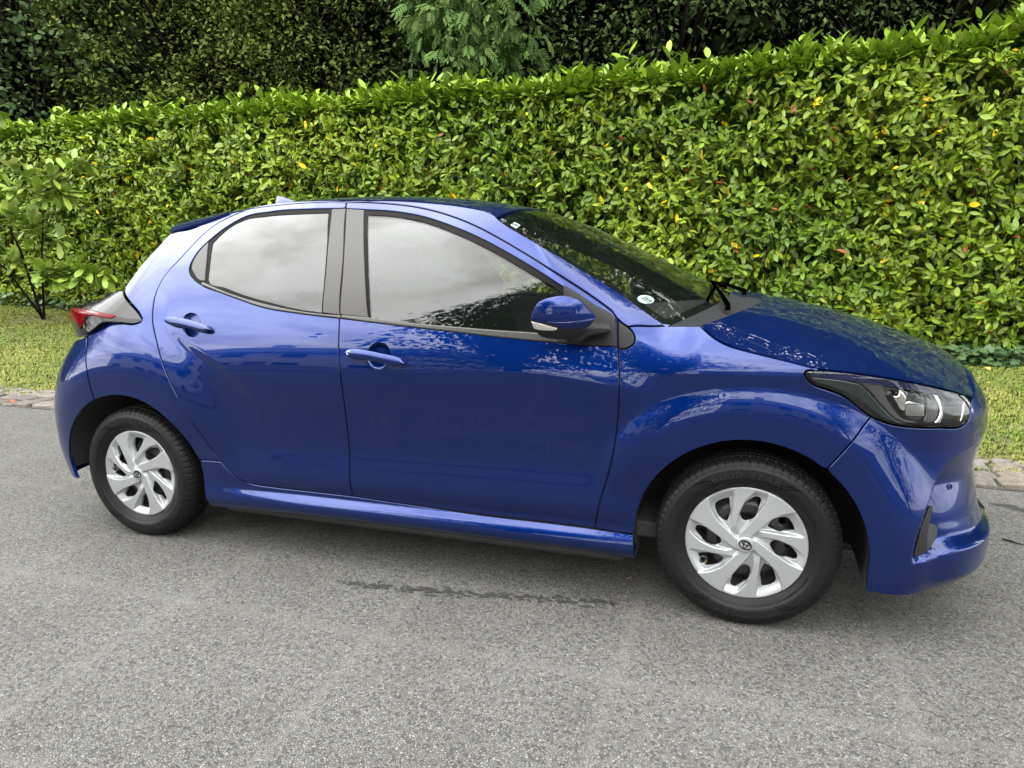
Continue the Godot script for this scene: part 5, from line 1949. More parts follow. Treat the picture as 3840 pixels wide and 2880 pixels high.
func leaf_material(rough: float, spec: float, back := 0.0) -> StandardMaterial3D:
	var m := mat(Color.WHITE, rough, 0.0, spec)
	m.vertex_color_use_as_albedo = true
	m.cull_mode = BaseMaterial3D.CULL_DISABLED
	if back > 0.0:
		m.backlight_enabled = true
		m.backlight = Color(back, back, back * 0.6)
	return m

func build_grass() -> void:
	var st := st_new()
	for k in 9:
		var a := rng.randf() * TAU
		var lean := rng.randf_range(0.3, 1.1)
		var h := rng.randf_range(0.55, 1.0)
		var dir := Vector3(cos(a), 0, sin(a))
		var side := Vector3(-dir.z, 0, dir.x) * 0.055
		var b := Vector3(rng.randf_range(-0.35, 0.35), 0, rng.randf_range(-0.35, 0.35))
		var p1 := b + Vector3.UP * h * 0.6 + dir * lean * 0.25
		var p2 := b + Vector3.UP * h * 0.85 + dir * lean * 0.75
		var nn := (Vector3.UP * 0.9 - dir * 0.3).normalized()
		for v in [b - side, p1 - side * 0.8, p1 + side * 0.8, b - side, p1 + side * 0.8, b + side, p1 - side * 0.8, p2, p1 + side * 0.8]:
			st.set_normal(nn)
			st.add_vertex(v)
	var tuft := st.commit()
	var xf := []
	var cols := []
	var nz := noise(0.6, 3, FastNoiseLite.TYPE_SIMPLEX, 77)
	for k in 120000:
		var x := rng.randf_range(-17.0, 4.2)
		var z := -1.44 - pow(rng.randf(), 1.1) * 3.6
		if rng.randf() < 0.015:
			z = rng.randf_range(-1.46, -1.2)      # tufts between the stones
		if x > -5.0 and x < 0.4 and rng.randf() < 0.7:
			continue
		var t := nz.get_noise_2d(x, z) * 0.5 + 0.5
		var s := rng.randf_range(0.022, 0.042) * (0.75 + 0.5 * t)
		if z > -1.52:
			s *= 0.8
		xf.append(Transform3D(Basis(Vector3.UP, rng.randf() * TAU) * Basis.from_scale(Vector3(s * 1.2, s, s * 1.2)), Vector3(x, verge_y(x, z) - 0.002, z)))
		var c := Color(0.13, 0.20, 0.03).lerp(Color(0.27, 0.275, 0.065), clampf(t * 0.9 + rng.randf_range(-0.25, 0.3), 0.0, 1.0))
		if rng.randf() < 0.07:
			c = Color(0.34, 0.28, 0.13)
		cols.append(c * rng.randf_range(0.8, 1.15))
	var o := multi(self, "lawn_grass", tuft, leaf_material(0.6, 0.4, 0.35), xf, cols)
	tag(o, "short mown grass of the verge between edging stones and hedge", "grass")

# ------------------------------------------------------------------ leaves and plants
# a leaf along +x, upper side +y; width and fold as shares of the length
func leaf_mesh(width: float, fold: float, droop: float, rows := [0.0, 0.18, 0.45, 0.75, 1.0], shape := [0.04, 0.72, 1.0, 0.78, 0.0]) -> ArrayMesh:
	var st := st_new()
	st.set_smooth_group(0)
	var pts := []
	for i in rows.size():
		var s: float = rows[i]
		var w: float = shape[i] * width
		var y := -droop * s * s
		pts.append([Vector3(s, y + fold * w, -w), Vector3(s, y, 0), Vector3(s, y + fold * w, w)])
	for i in rows.size() - 1:
		for k in 2:
			quad(st, pts[i][k], pts[i + 1][k], pts[i + 1][k + 1], pts[i][k + 1])
	st.generate_normals()
	var m := st.commit()
	# make the normals point up
	var arr := m.surface_get_arrays(0)
	var nn: PackedVector3Array = arr[Mesh.ARRAY_NORMAL]
	if nn[0].y < 0.0:
		st = st_new()
		st.set_smooth_group(0)
		for i in rows.size() - 1:
			for k in 2:
				quad(st, pts[i][k], pts[i][k + 1], pts[i + 1][k + 1], pts[i + 1][k])
		st.generate_normals()
		m = st.commit()
	return m

func leaf_basis(axis: Vector3, up: Vector3, size: float) -> Basis:
	var x := axis.normalized()
	var z := x.cross(up).normalized()
	var y := z.cross(x).normalized()
	return Basis(x * size, y * size, z * size)

func rand_dir() -> Vector3:
	return Vector3(rng.randfn(), rng.randfn(), rng.randfn()).normalized()

func hedge_front(x: float, y: float) -> float:
	return -4.72 + 0.07 * sin(x * 0.9 + 1.0) + 0.06 * sin(x * 2.7 + y * 1.9) + 0.05 * sin(y * 2.6 + x * 0.6) - 0.10 * smoothstep(0.9, 0.1, y) - 0.10 * smoothstep(2.4, 3.1, y)

func hedge_top(x: float) -> float:
	return 2.95 + 0.02 * sin(x * 1.3 + 0.5) + 0.015 * sin(x * 3.1) + 0.30 * smoothstep(1.4, 2.8, x)

func build_hedge() -> void:
	var hedge := thing("laurel_hedge", "tall clipped green laurel hedge with a few yellow leaves behind the car", "hedge", Vector3(-6, 0, -5.3))
	var org := Vector3(-6, 0, -5.3)
	var shapes := [leaf_mesh(0.21, 0.22, 0.10), leaf_mesh(0.185, 0.38, 0.22), leaf_mesh(0.225, 0.12, -0.05)]
	M.laurel = leaf_material(0.36, 0.38, 0.34)
	var xf := [[], [], []]
	var cols := [[], [], []]
	var near := []
	var gaps := noise(1.5, 3, FastNoiseLite.TYPE_SIMPLEX, 51)
	var tint := noise(0.5, 3, FastNoiseLite.TYPE_SIMPLEX, 52)
	var add := func(p: Vector3, b: Basis, c: Color, front: float) -> void:
		var k := rng.randi() % 3
		if front > 0.0:
			near.append([front, p, b, c, k])
		xf[k].append(Transform3D(b, p - org))
		cols[k].append(c)
	var green := func(p: Vector3, fresh: float) -> Color:
		var t := clampf(tint.get_noise_3d(p.x, p.y, p.z) * 0.9 + 0.5 + rng.randf_range(-0.3, 0.3), 0.0, 1.0)
		var c := Color(0.072, 0.130, 0.010).lerp(Color(0.19, 0.262, 0.018), t)
		c = c.lerp(Color(0.205, 0.315, 0.03), fresh)
		var r := rng.randf()
		if fresh < 0.5:
			if r < 0.009:
				c = Color(0.62, 0.42, 0.01)
			elif r < 0.014:
				c = Color(0.24, 0.075, 0.022)
			elif r < 0.05:
				c = Color(0.24, 0.27, 0.02)
		return c * rng.randf_range(0.78, 1.2)
	# clipped face: short shoots, each a few leaves
	for k in 41000:
		var x := 5.2 - 22.5 * pow(rng.randf(), 1.12)
		var top := hedge_top(x)
		var y := 0.10 + (top - 0.1) * rng.randf()
		var g := gaps.get_noise_2d(x, y * 1.1)
		var deep := pow(rng.randf(), 1.6) * 0.42
		if g > 0.27 and deep < 0.22 and rng.randf() < 0.85:
			continue
		var p := Vector3(x, y, hedge_front(x, y) - deep)
		var out := Vector3(rng.randfn(0, 0.55), rng.randfn(0.35, 0.6), rng.randf_range(0.25, 1.0)).normalized()
		var n := 2 + rng.randi() % 3
		for q in n:
			var ax := (Vector3(out.x * 1.2, out.y, out.z * 0.5) + rand_dir() * 1.0).normalized()
			var up := (Vector3(0, 0.75, 0.8) + rand_dir() * 0.72).normalized()
			var s := rng.randf_range(0.062, 0.118)
			var pp := p + out * 0.025 * q + rand_dir() * 0.02
			pp.y = maxf(pp.y, 0.08)
			add.call(pp, leaf_basis(ax, up, s), green.call(pp, 0.25 * smoothstep(0.5, 0.05, deep) * rng.randf() + (0.55 * smoothstep(2.6, 2.95, y) if rng.randf() < 0.6 else 0.0)), (p.x + 3.0 if deep < 0.10 and p.x > 0.0 and p.x < 2.6 and p.y > 0.3 else 0.0))
	# leaves deep inside and on the far face
	for k in 52000:
		var x := 5.2 - 22.5 * pow(rng.randf(), 1.05)
		var y := 0.08 + (hedge_top(x) - 0.15) * rng.randf()
		var far := rng.randf() < 0.55
		var z := hedge_front(x, y) - (rng.randf_range(1.0, 1.35) if far else rng.randf_range(0.35, 1.0))
		var p := Vector3(x, y, z)
		add.call(p, leaf_basis(rand_dir(), (Vector3(0, 0.6, -0.8 if far else 0.6) + rand_dir() * 0.7).normalized(), rng.randf_range(0.09, 0.15)), green.call(p, 0.0), 0.0)
	# soft new shoots along the top
	for k in 4600:
		var x := 5.0 - 22.5 * pow(rng.randf(), 1.12)
		var z := hedge_front(x, 2.9) - pow(rng.randf(), 1.5) * 1.35
		var base := hedge_top(x) - 0.10
		var h := rng.randf_range(0.06, 0.20) + (rng.randf_range(0.05, 0.22) if rng.randf() < 0.18 else 0.0)
		var lean := Vector3(rng.randfn(0, 0.2), 1, rng.randfn(0.12, 0.22)).normalized()
		var n := 5 + rng.randi() % 4
		var turn := rng.randf() * TAU
		for q in n:
			var s := q / float(n)
			var a := turn + q * 2.4
			var outd := Vector3(cos(a), 0, sin(a))
			var ax := (outd * lerpf(1.0, 0.7, s) + lean * lerpf(0.15, 0.85, s) + rand_dir() * 0.25).normalized()
			var up := (lean * 0.8 - outd * 0.6).normalized()
			var p := Vector3(x, base, z) + lean * h * s
			add.call(p, leaf_basis(ax, up, rng.randf_range(0.11, 0.185)), green.call(p, rng.randf_range(0.55, 1.0)), (p.x + 2.2 if p.x > 0.3 and p.x < 2.4 and z > -5.1 else 0.0))
	# the nearest leaves are single pieces
	near.sort_custom(func(a, b): return a[0] > b[0])
	var picked := {}
	var leaf_mats := []
	for c in [Color(0.08, 0.14, 0.011), Color(0.12, 0.19, 0.014), Color(0.165, 0.235, 0.018), Color(0.18, 0.28, 0.025), Color(0.10, 0.165, 0.013), Color(0.62, 0.42, 0.01), Color(0.24, 0.075, 0.022)]:
		var m := mat(lin(c.r, c.g, c.b), 0.36, 0.0, 0.38)
		m.cull_mode = BaseMaterial3D.CULL_DISABLED
		m.backlight_enabled = true
		m.backlight = Color(0.30, 0.30, 0.18)
		leaf_mats.append([c, m])
	var stride := maxi(1, near.size() / 300)
	for k in range(0, near.size(), stride):
		if picked.size() >= 298:
			break
		var e: Array = near[k]
		picked[e[1]] = true
		var best: Material = null
		var bd := 1e9
		for lm in leaf_mats:
			var d := Vector3(lm[0].r - e[3].r, lm[0].g - e[3].g, lm[0].b - e[3].b).length()
			if d < bd:
				bd = d
				best = lm[1]
		put(hedge, "leaf", shapes[e[4]], best, Transform3D(e[2], e[1] - org))
	for k in 3:
		var a := []
		var b := []
		for i in xf[k].size():
			if not picked.has(xf[k][i].origin + org):
				a.append(xf[k][i])
				b.append(cols[k][i])
		multi(hedge, "foliage", shapes[k], M.laurel, a, b)
	# twigs and stems inside
	var st := st_new()
	for k in 900:
		var x := 5.0 - 20.0 * pow(rng.randf(), 1.2)
		var y := rng.randf_range(0.1, 2.6)
		var z := hedge_front(x, y) - rng.randf_range(0.03, 0.35)
		var d := Vector3(rng.randfn(0, 0.5), rng.randf_range(0.4, 1.0), rng.randfn(0.1, 0.4)).normalized() * rng.randf_range(0.15, 0.45)
		var p := Vector3(x, y, z) - org
		tube(st, [p, p + d * 0.5 + rand_dir() * 0.03, p + d], [0.006, 0.005, 0.003], 4)
	for k in 60:
		var x := 4.5 - k * 0.36
		var p := Vector3(x + rng.randf_range(-0.1, 0.1), 0.0, -5.2 + rng.randf_range(-0.1, 0.15)) - org
		tube(st, [p, p + Vector3(rng.randfn(0, 0.1), 1.1, 0.1), p + Vector3(rng.randfn(0, 0.2), 2.3, rng.randfn(0, 0.15))], [0.035, 0.026, 0.012], 5)
	put(hedge, "branches", st.commit(), M.bark).set_meta("kind", "stuff")

# ------------------------------------------------------------------ trees
func build_tree(called: String, label: String, at: Vector3, o: Dictionary) -> Node3D:
	var t := thing(called, label, o.get("category", "tree"), at, o.get("group", ""))
	var h: float = o.h
	var st := st_new()
	var lean: Vector3 = o.get("lean", Vector3.ZERO)
	var tr: float = o.get("trunk", 0.16)
	tube(st, [Vector3.ZERO, Vector3(0.05, h * 0.3, 0) + lean * 0.3, Vector3(-0.05, h * 0.65, 0.05) + lean * 0.65, Vector3(0, h * 0.95, 0) + lean], [tr, tr * 0.8, tr * 0.5, tr * 0.12], 8)
	put(t, "trunk", st.commit(), M.bark)
	var limbs := st_new()
	var xf := []
	var cols := []
	var c0: Color = o.c0
	var c1: Color = o.c1
	var size: float = o.leaf
	var clusters: int = o.clusters
	var per: int = o.per
	var mid: Vector3 = o.get("mid", Vector3(0, h * 0.6, 0))
	var rad: Vector3 = o.rad
	for k in clusters:
		var d := rand_dir()
		var q := mid + d * rad * pow(rng.randf(), o.get("fill", 0.45))
		if o.has("skirt"):
			q.y = maxf(q.y, o.skirt + rng.randf_range(0, 0.5))
		var s := clampf((q.y - h * 0.12) / h, 0.12, 0.85)
		var root := Vector3(0, h * s * 0.75, 0) + lean * s * 0.75
		if k % 2 == 0:
			tube(limbs, [root, root.lerp(q, 0.5) + Vector3(0, 0.12, 0) + rand_dir() * 0.15, q], [tr * 0.28, tr * 0.16, 0.008], 5)
		var tone := rng.randf()
		var cr: float = o.get("cluster", 0.45) * rng.randf_range(0.6, 1.3)
		for j in per:
			var g := Vector3(rng.randfn(), rng.randfn() * o.get("flat", 0.6), rng.randfn()) * cr * 0.55
			var p := q + g
			var hang: float = o.get("hang", 0.3)
			var ax := (Vector3(g.x, 0, g.z).normalized() * 0.8 + Vector3(0, -hang, 0) + rand_dir() * 0.7).normalized()
			var up := (Vector3.UP * 0.8 + rand_dir() * 0.6).normalized()
			xf.append(Transform3D(leaf_basis(ax, up, size * rng.randf_range(0.65, 1.3)), p))
			cols.append(c0.lerp(c1, clampf(tone * 0.6 + rng.randf() * 0.5, 0.0, 1.0)) * rng.randf_range(0.8, 1.2))
	put(t, "limbs", limbs.commit(), M.bark)
	multi(t, "crown", o.mesh, o.get("mat", M.leaf), xf, cols)
	return t

func pinnate_mesh() -> ArrayMesh:
	var l := leaf_mesh(0.16, 0.2, 0.2)
	var st := st_new()
	for k in 5:
		for s in [-1.0, 1.0]:
			var p := Vector3(0.18 + k * 0.15, -0.10 * pow(0.18 + k * 0.15, 2.0), 0)
			st.append_from(l, 0, Transform3D(leaf_basis(Vector3(0.55, -0.15, s), Vector3.UP, 0.36), p))
	st.append_from(l, 0, Transform3D(leaf_basis(Vector3(1, -0.25, 0), Vector3.UP, 0.34), Vector3(0.88, -0.08, 0)))
	return st.commit()

func at_px(px: Vector2, z: float) -> Vector3:
	var r := px_ray(px)
	return CAM + r * ((z - CAM.z) / r.z)

func build_wood() -> void:
	M.leaf = leaf_material(0.75, 0.22, 0.25)
	var broad := leaf_mesh(0.30, 0.1, 0.1, [0.0, 0.5, 1.0], [0.25, 1.0, 0.0])
	var small := leaf_mesh(0.34, 0.15, 0.05, [0.0, 0.5, 1.0], [0.3, 1.0, 0.1])
	var round_leaf := leaf_mesh(0.42, 0.08, 0.06, [0.0, 0.35, 0.75, 1.0], [0.3, 1.0, 0.8, 0.05])
	var ash := pinnate_mesh()
	var back := "trees behind the hedge"
	build_tree("poplar_tree", "dark leafy tree with round pale-backed leaves and bare twigs over the hedge", Vector3(-14.2, 0.2, -8.2), {"h": 9.0, "rad": Vector3(3.4, 3.6, 2.4), "mid": Vector3(0.4, 5.0, 0.9), "leaf": 0.105, "clusters": 210, "per": 46, "mesh": round_leaf, "c0": Color(0.035, 0.065, 0.02), "c1": Color(0.085, 0.13, 0.05), "trunk": 0.2, "group": back, "cluster": 0.55})
	build_tree("poplar_tree", "dark leafy tree with bare hanging twigs rising beside the young shrub", Vector3(-19.5, 0.2, -8.6), {"h": 9.0, "rad": Vector3(3.4, 3.8, 2.2), "mid": Vector3(0.4, 4.8, 0.6), "leaf": 0.11, "clusters": 150, "per": 40, "mesh": round_leaf, "c0": Color(0.03, 0.055, 0.018), "c1": Color(0.07, 0.11, 0.04), "trunk": 0.2, "group": back, "cluster": 0.6})
	build_tree("hawthorn_tree", "olive green hawthorn with small dense leaves drooping over the hedge", Vector3(-10.2, 0.2, -8.6), {"h": 7.5, "rad": Vector3(2.7, 3.3, 2.0), "mid": Vector3(0.2, 4.9, 0.7), "leaf": 0.075, "clusters": 150, "per": 95, "mesh": small, "c0": Color(0.05, 0.075, 0.016), "c1": Color(0.12, 0.15, 0.03), "trunk": 0.14, "group": back, "cluster": 0.42})
	build_tree("hawthorn_tree", "hawthorn with fine olive leaves between the dark ivy and the poplar", Vector3(-7.7, 0.2, -9.2), {"h": 7.0, "rad": Vector3(2.0, 3.0, 1.8), "mid": Vector3(0.0, 5.0, 0.6), "leaf": 0.075, "clusters": 110, "per": 90, "mesh": small, "c0": Color(0.04, 0.06, 0.014), "c1": Color(0.095, 0.12, 0.026), "trunk": 0.13, "group": back, "cluster": 0.42})
	build_tree("ash_tree", "ash sapling with drooping feathered leaves in front of the dark wood", Vector3(-3.9, 0.2, -7.6), {"h": 6.5, "rad": Vector3(1.0, 1.9, 0.8), "mid": Vector3(0.0, 4.7, 0.9), "leaf": 0.21, "clusters": 130, "per": 14, "mesh": ash, "c0": Color(0.05, 0.095, 0.025), "c1": Color(0.10, 0.16, 0.045), "trunk": 0.07, "hang": 0.9, "group": back, "cluster": 0.4})
	build_tree("ivy_tree", "tree wrapped in dark glossy ivy behind the middle of the hedge", Vector3(-5.6, 0.2, -10.8), {"h": 10.0, "rad": Vector3(2.6, 4.2, 2.0), "mid": Vector3(0, 5.2, 0.4), "leaf": 0.10, "clusters": 190, "per": 44, "mesh": broad, "c0": Color(0.04, 0.066, 0.02), "c1": Color(0.08, 0.12, 0.036), "trunk": 0.3, "group": back, "cluster": 0.6})
	build_tree("ivy_tree", "tree smothered in dark ivy at the right of the feathered ash", Vector3(-1.6, 0.2, -10.2), {"h": 10.0, "rad": Vector3(2.4, 4.0, 1.8), "mid": Vector3(0, 5.0, 0.4), "leaf": 0.10, "clusters": 170, "per": 44, "mesh": broad, "c0": Color(0.04, 0.066, 0.02), "c1": Color(0.08, 0.12, 0.036), "trunk": 0.28, "group": back, "cluster": 0.6})
	build_tree("yew_tree", "nearly black evergreen tree behind the high end of the hedge", Vector3(2.2, 0.2, -10.4), {"h": 10.0, "rad": Vector3(3.0, 4.4, 2.0), "mid": Vector3(0, 5.0, 0.4), "leaf": 0.085, "clusters": 210, "per": 44, "mesh": broad, "c0": Color(0.04, 0.062, 0.019), "c1": Color(0.07, 0.106, 0.032), "trunk": 0.3, "group": back, "cluster": 0.6})
	# tall crowns overhead that keep the wood dark
	var spots := [[-24.0, -13.5, "at the far end of the hedge"], [-19.0, -12.6, "behind the twiggy poplar"], [-14.0, -13.4, "behind the hawthorns"], [-9.0, -12.8, "behind the ivy-clad trunk"], [-4.0, -13.2, "behind the feathered ash"], [0.8, -12.4, "beside the black evergreen"], [5.2, -11.2, "beyond the high end of the hedge"], [9.5, -9.6, "beyond the end of the lawn"], [13.5, -7.0, "at the roadside past the lawn"]]
	for k in spots.size():
		var s: Array = spots[k]
		build_tree("beech_tree", "tall dark broadleaf tree " + s[2], Vector3(s[0], 0.2, s[1]), {"h": 16.5, "rad": Vector3(3.9, 5.6, 4.6), "mid": Vector3(0, 11.4, 2.6), "leaf": 0.26, "clusters": 220, "per": 46, "mesh": broad, "c0": Color(0.04, 0.065, 0.018), "c1": Color(0.08, 0.12, 0.032), "trunk": 0.34, "group": "tall trees of the wood", "cluster": 0.95})
	var xf := []
	var cols := []
	for k in 120000:
		var p := Vector3(rng.randf_range(-38, 24), rng.randf_range(0.2, 13.0), rng.randf_range(-19, -16))
		if k > 92000:
			p = Vector3(rng.randf_range(-36, -32), rng.randf_range(0.2, 11.0), rng.randf_range(-17, 5))
		xf.append(Transform3D(leaf_basis(rand_dir(), (Vector3.UP + rand_dir()).normalized(), rng.randf_range(0.5, 0.85)), p))
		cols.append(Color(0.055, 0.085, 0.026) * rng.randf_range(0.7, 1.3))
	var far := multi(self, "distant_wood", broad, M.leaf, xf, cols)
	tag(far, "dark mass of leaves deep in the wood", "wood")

# ------------------------------------------------------------------ shrub on the verge, ivy at the hedge foot
func build_verge_plants() -> void:
	var root := at_px(Vector2(160, 1222), -3.95)
	root.y = verge_y(root.x, root.z)
	var shrub := thing("young_shrub", "young shrub with long pale green leaves on two thin stems on the lawn", "shrub", root)
	var lm := leaf_mesh(0.20, 0.14, 0.16, [0.0, 0.3, 0.65, 0.88, 1.0], [0.08, 0.7, 1.0, 0.7, 0.0])
	var mats := []
	for c in [Color(0.20, 0.29, 0.05), Color(0.25, 0.35, 0.06), Color(0.16, 0.25, 0.045), Color(0.30, 0.40, 0.07)]:
		var m := mat(lin(c.r, c.g, c.b), 0.48, 0.0, 0.45)
		m.cull_mode = BaseMaterial3D.CULL_DISABLED
		m.backlight_enabled = true
		m.backlight = Color(0.36, 0.36, 0.2)
		mats.append(m)
	var leaves := 0
	var stems := [[Vector3(0.02, 0, 0), Vector3(-0.10, 0.75, 0.05), Vector3(-0.35, 1.45, 0.1), Vector3(-0.6, 2.05, 0.1)], [Vector3(0.06, 0, 0.02), Vector3(0.14, 0.7, 0.0), Vector3(0.3, 1.1, 0.05), Vector3(0.55, 1.5, 0.1)], [Vector3(0.0, 0.05, 0), Vector3(-0.25, 0.55, 0.12), Vector3(-0.75, 0.9, 0.2), Vector3(-1.1, 1.25, 0.25)]]
	for s in stems:
		for i in s.size():
			s[i] *= 1.25
		put(shrub, "stem", tube_mesh(s, [0.019, 0.014, 0.009, 0.004], 6), M.stem)
	# side shoots with a rosette of leaves at each end
	var ends := []
	for s in stems:
		for k in 10:
			var t := rng.randf_range(0.35, 1.0) * 2.999
			var i := int(t)
			var p: Vector3 = s[i].lerp(s[i + 1], t - i)
			var d := Vector3(rng.randfn(0.05, 0.6), rng.randf_range(-0.05, 0.6), rng.randfn(0.1, 0.5)).normalized() * rng.randf_range(0.15, 0.5)
			var e := p + d
			put(shrub, "shoot", tube_mesh([p, p + d * 0.5 + Vector3(0, 0.03, 0), e], [0.008, 0.006, 0.003], 5), M.stem)
			ends.append([p, e])
		ends.append([s[2], s[3]])
	for k in 10:
		ends.append([Vector3(0.15, 0.6, 0.05), Vector3(0.3 + k * 0.085, 0.62 + 0.05 * sin(k * 2.0), 0.1 - 0.03 * k)])
	for e in ends:
		for q in 8:
			if leaves >= 296:
				break
			var base: Vector3 = e[0].lerp(e[1], rng.randf_range(0.55, 1.05))
			var dir: Vector3 = (e[1] - e[0]).normalized()
			var ax := (dir * 0.6 + rand_dir() * 0.9 + Vector3(0, 0.15, 0)).normalized()
			put(shrub, "leaf", lm, mats[rng.randi() % 4], Transform3D(leaf_basis(ax, (Vector3.UP + rand_dir() * 0.35).normalized(), rng.randf_range(0.17, 0.27)), base))
			leaves += 1
	var more := []
	var tones := []
	for e in ends:
		for q in 16:
			var base: Vector3 = e[0].lerp(e[1], rng.randf_range(0.4, 1.05)) + rand_dir() * 0.05
			var ax: Vector3 = ((e[1] - e[0]).normalized() * 0.5 + rand_dir() * 0.9 + Vector3(0, 0.1, 0)).normalized()
			more.append(Transform3D(leaf_basis(ax, (Vector3.UP + rand_dir() * 0.4).normalized(), rng.randf_range(0.15, 0.26)), base))
			tones.append(Color(0.15, 0.24, 0.035).lerp(Color(0.26, 0.36, 0.06), rng.randf()))
	multi(shrub, "foliage", lm, M.laurel, more, tones)
	# bare earth round the stems
	var st := st_new()
	for q in 18:
		var ring := []
		for a in [TAU * q / 18.0, TAU * (q + 1) / 18.0]:
			var rr := 0.30 + 0.07 * sin(a * 3.0 + 1.0)
			ring.append(root + Vector3(cos(a) * rr * 1.3, 0, sin(a) * rr))
		for v in [root, ring[0], ring[1]]:
			st.set_normal(Vector3.UP)
			st.add_vertex(Vector3(v.x, verge_y(v.x, v.z) + 0.016, v.z))
	structure("bare_earth", st.commit(), M.soil)
	# ivy creeping at the foot of the hedge
	var ivy := leaf_mesh(0.5, 0.1, 0.1, [0.0, 0.25, 0.5, 0.75, 1.0], [0.3, 1.0, 0.55, 0.62, 0.0])
	var xf := []
	var cols := []
	for k in 2600:
		var x := rng.randf_range(0.6, 3.6) if k < 1500 else rng.randf_range(-12.0, 0.6)
		var z := hedge_front(x, 0.2) + rng.randf_range(-0.15, 0.22)
		var y := verge_y(x, z) + 0.02 + rng.randf() * 0.17
		xf.append(Transform3D(leaf_basis(Vector3(rng.randfn(), -0.2, rng.randfn() + 0.7), (Vector3(0, 1, 0.5) + rand_dir() * 0.5).normalized(), rng.randf_range(0.05, 0.105)), Vector3(x, y, z)))
		cols.append(Color(0.035, 0.075, 0.028).lerp(Color(0.085, 0.135, 0.05), rng.randf()))
	var o := multi(self, "ivy", ivy, M.laurel, xf, cols)
	tag(o, "dark green ivy creeping along the foot of the hedge", "ivy")

# ------------------------------------------------------------------ what stands across the road, seen in the paint and the glass
func box(parent: Node, called: String, lo: Vector3, hi: Vector3, m: Material) -> MeshInstance3D:
	return put(parent, called, chamfer_box(hi - lo, 0.01), m, Transform3D(Basis(), (lo + hi) / 2.0))

func build_house(label: String, at: Vector3, w: float, eaves: float, ridge: float, d: float, wall: Material) -> void:
	var h := thing("house", label, "house", at, "houses across the road")
	box(h, "wall", Vector3(-w / 2, 0, 0), Vector3(w / 2, eaves, d), wall)
	var st := st_new()
	var a := Vector3(-w / 2 - 0.3, eaves - 0.1, -0.4)
	var b := Vector3(w / 2 + 0.3, eaves - 0.1, -0.4)
	var r0 := Vector3(-w / 2 - 0.3, ridge, d / 2)
	var r1 := Vector3(w / 2 + 0.3, ridge, d / 2)
	var c := Vector3(w / 2 + 0.3, eaves - 0.1, d + 0.4)
	var e := Vector3(-w / 2 - 0.3, eaves - 0.1, d + 0.4)
	quad(st, a, b, r1, r0)
	quad(st, e, r0, r1, c)
	st.add_vertex(a); st.add_vertex(r0); st.add_vertex(e)
	st.add_vertex(b); st.add_vertex(c); st.add_vertex(r1)
	st.generate_normals()
	var roof := put(h, "roof", st.commit(), M.slate)
	box(roof, "chimney", Vector3(-w * 0.3, ridge - 0.5, d / 2 - 0.3), Vector3(-w * 0.3 + 0.9, ridge + 0.7, d / 2 + 0.3), wall)
	for k in 4:
		var x := -w / 2 + w * (k + 0.5) / 4.0
		for f in 2:
			var y := 0.9 + f * 2.6
			if y + 1.2 > eaves:
				continue
			var win := box(h, "window", Vector3(x - 0.6, y, -0.06), Vector3(x + 0.6, y + 1.2, 0.02), M.upvc)
			box(win, "pane", Vector3(-0.52, -0.52, -0.06), Vector3(0.52, 0.52, -0.045), M.black_gloss)
	var door := box(h, "door", Vector3(-0.5, 0.1, -0.05), Vector3(0.5, 2.15, 0.02), M.paint_door)
	box(door, "handle", Vector3(0.32, -0.05, -0.06), Vector3(0.42, 0.02, -0.03), M.chrome)

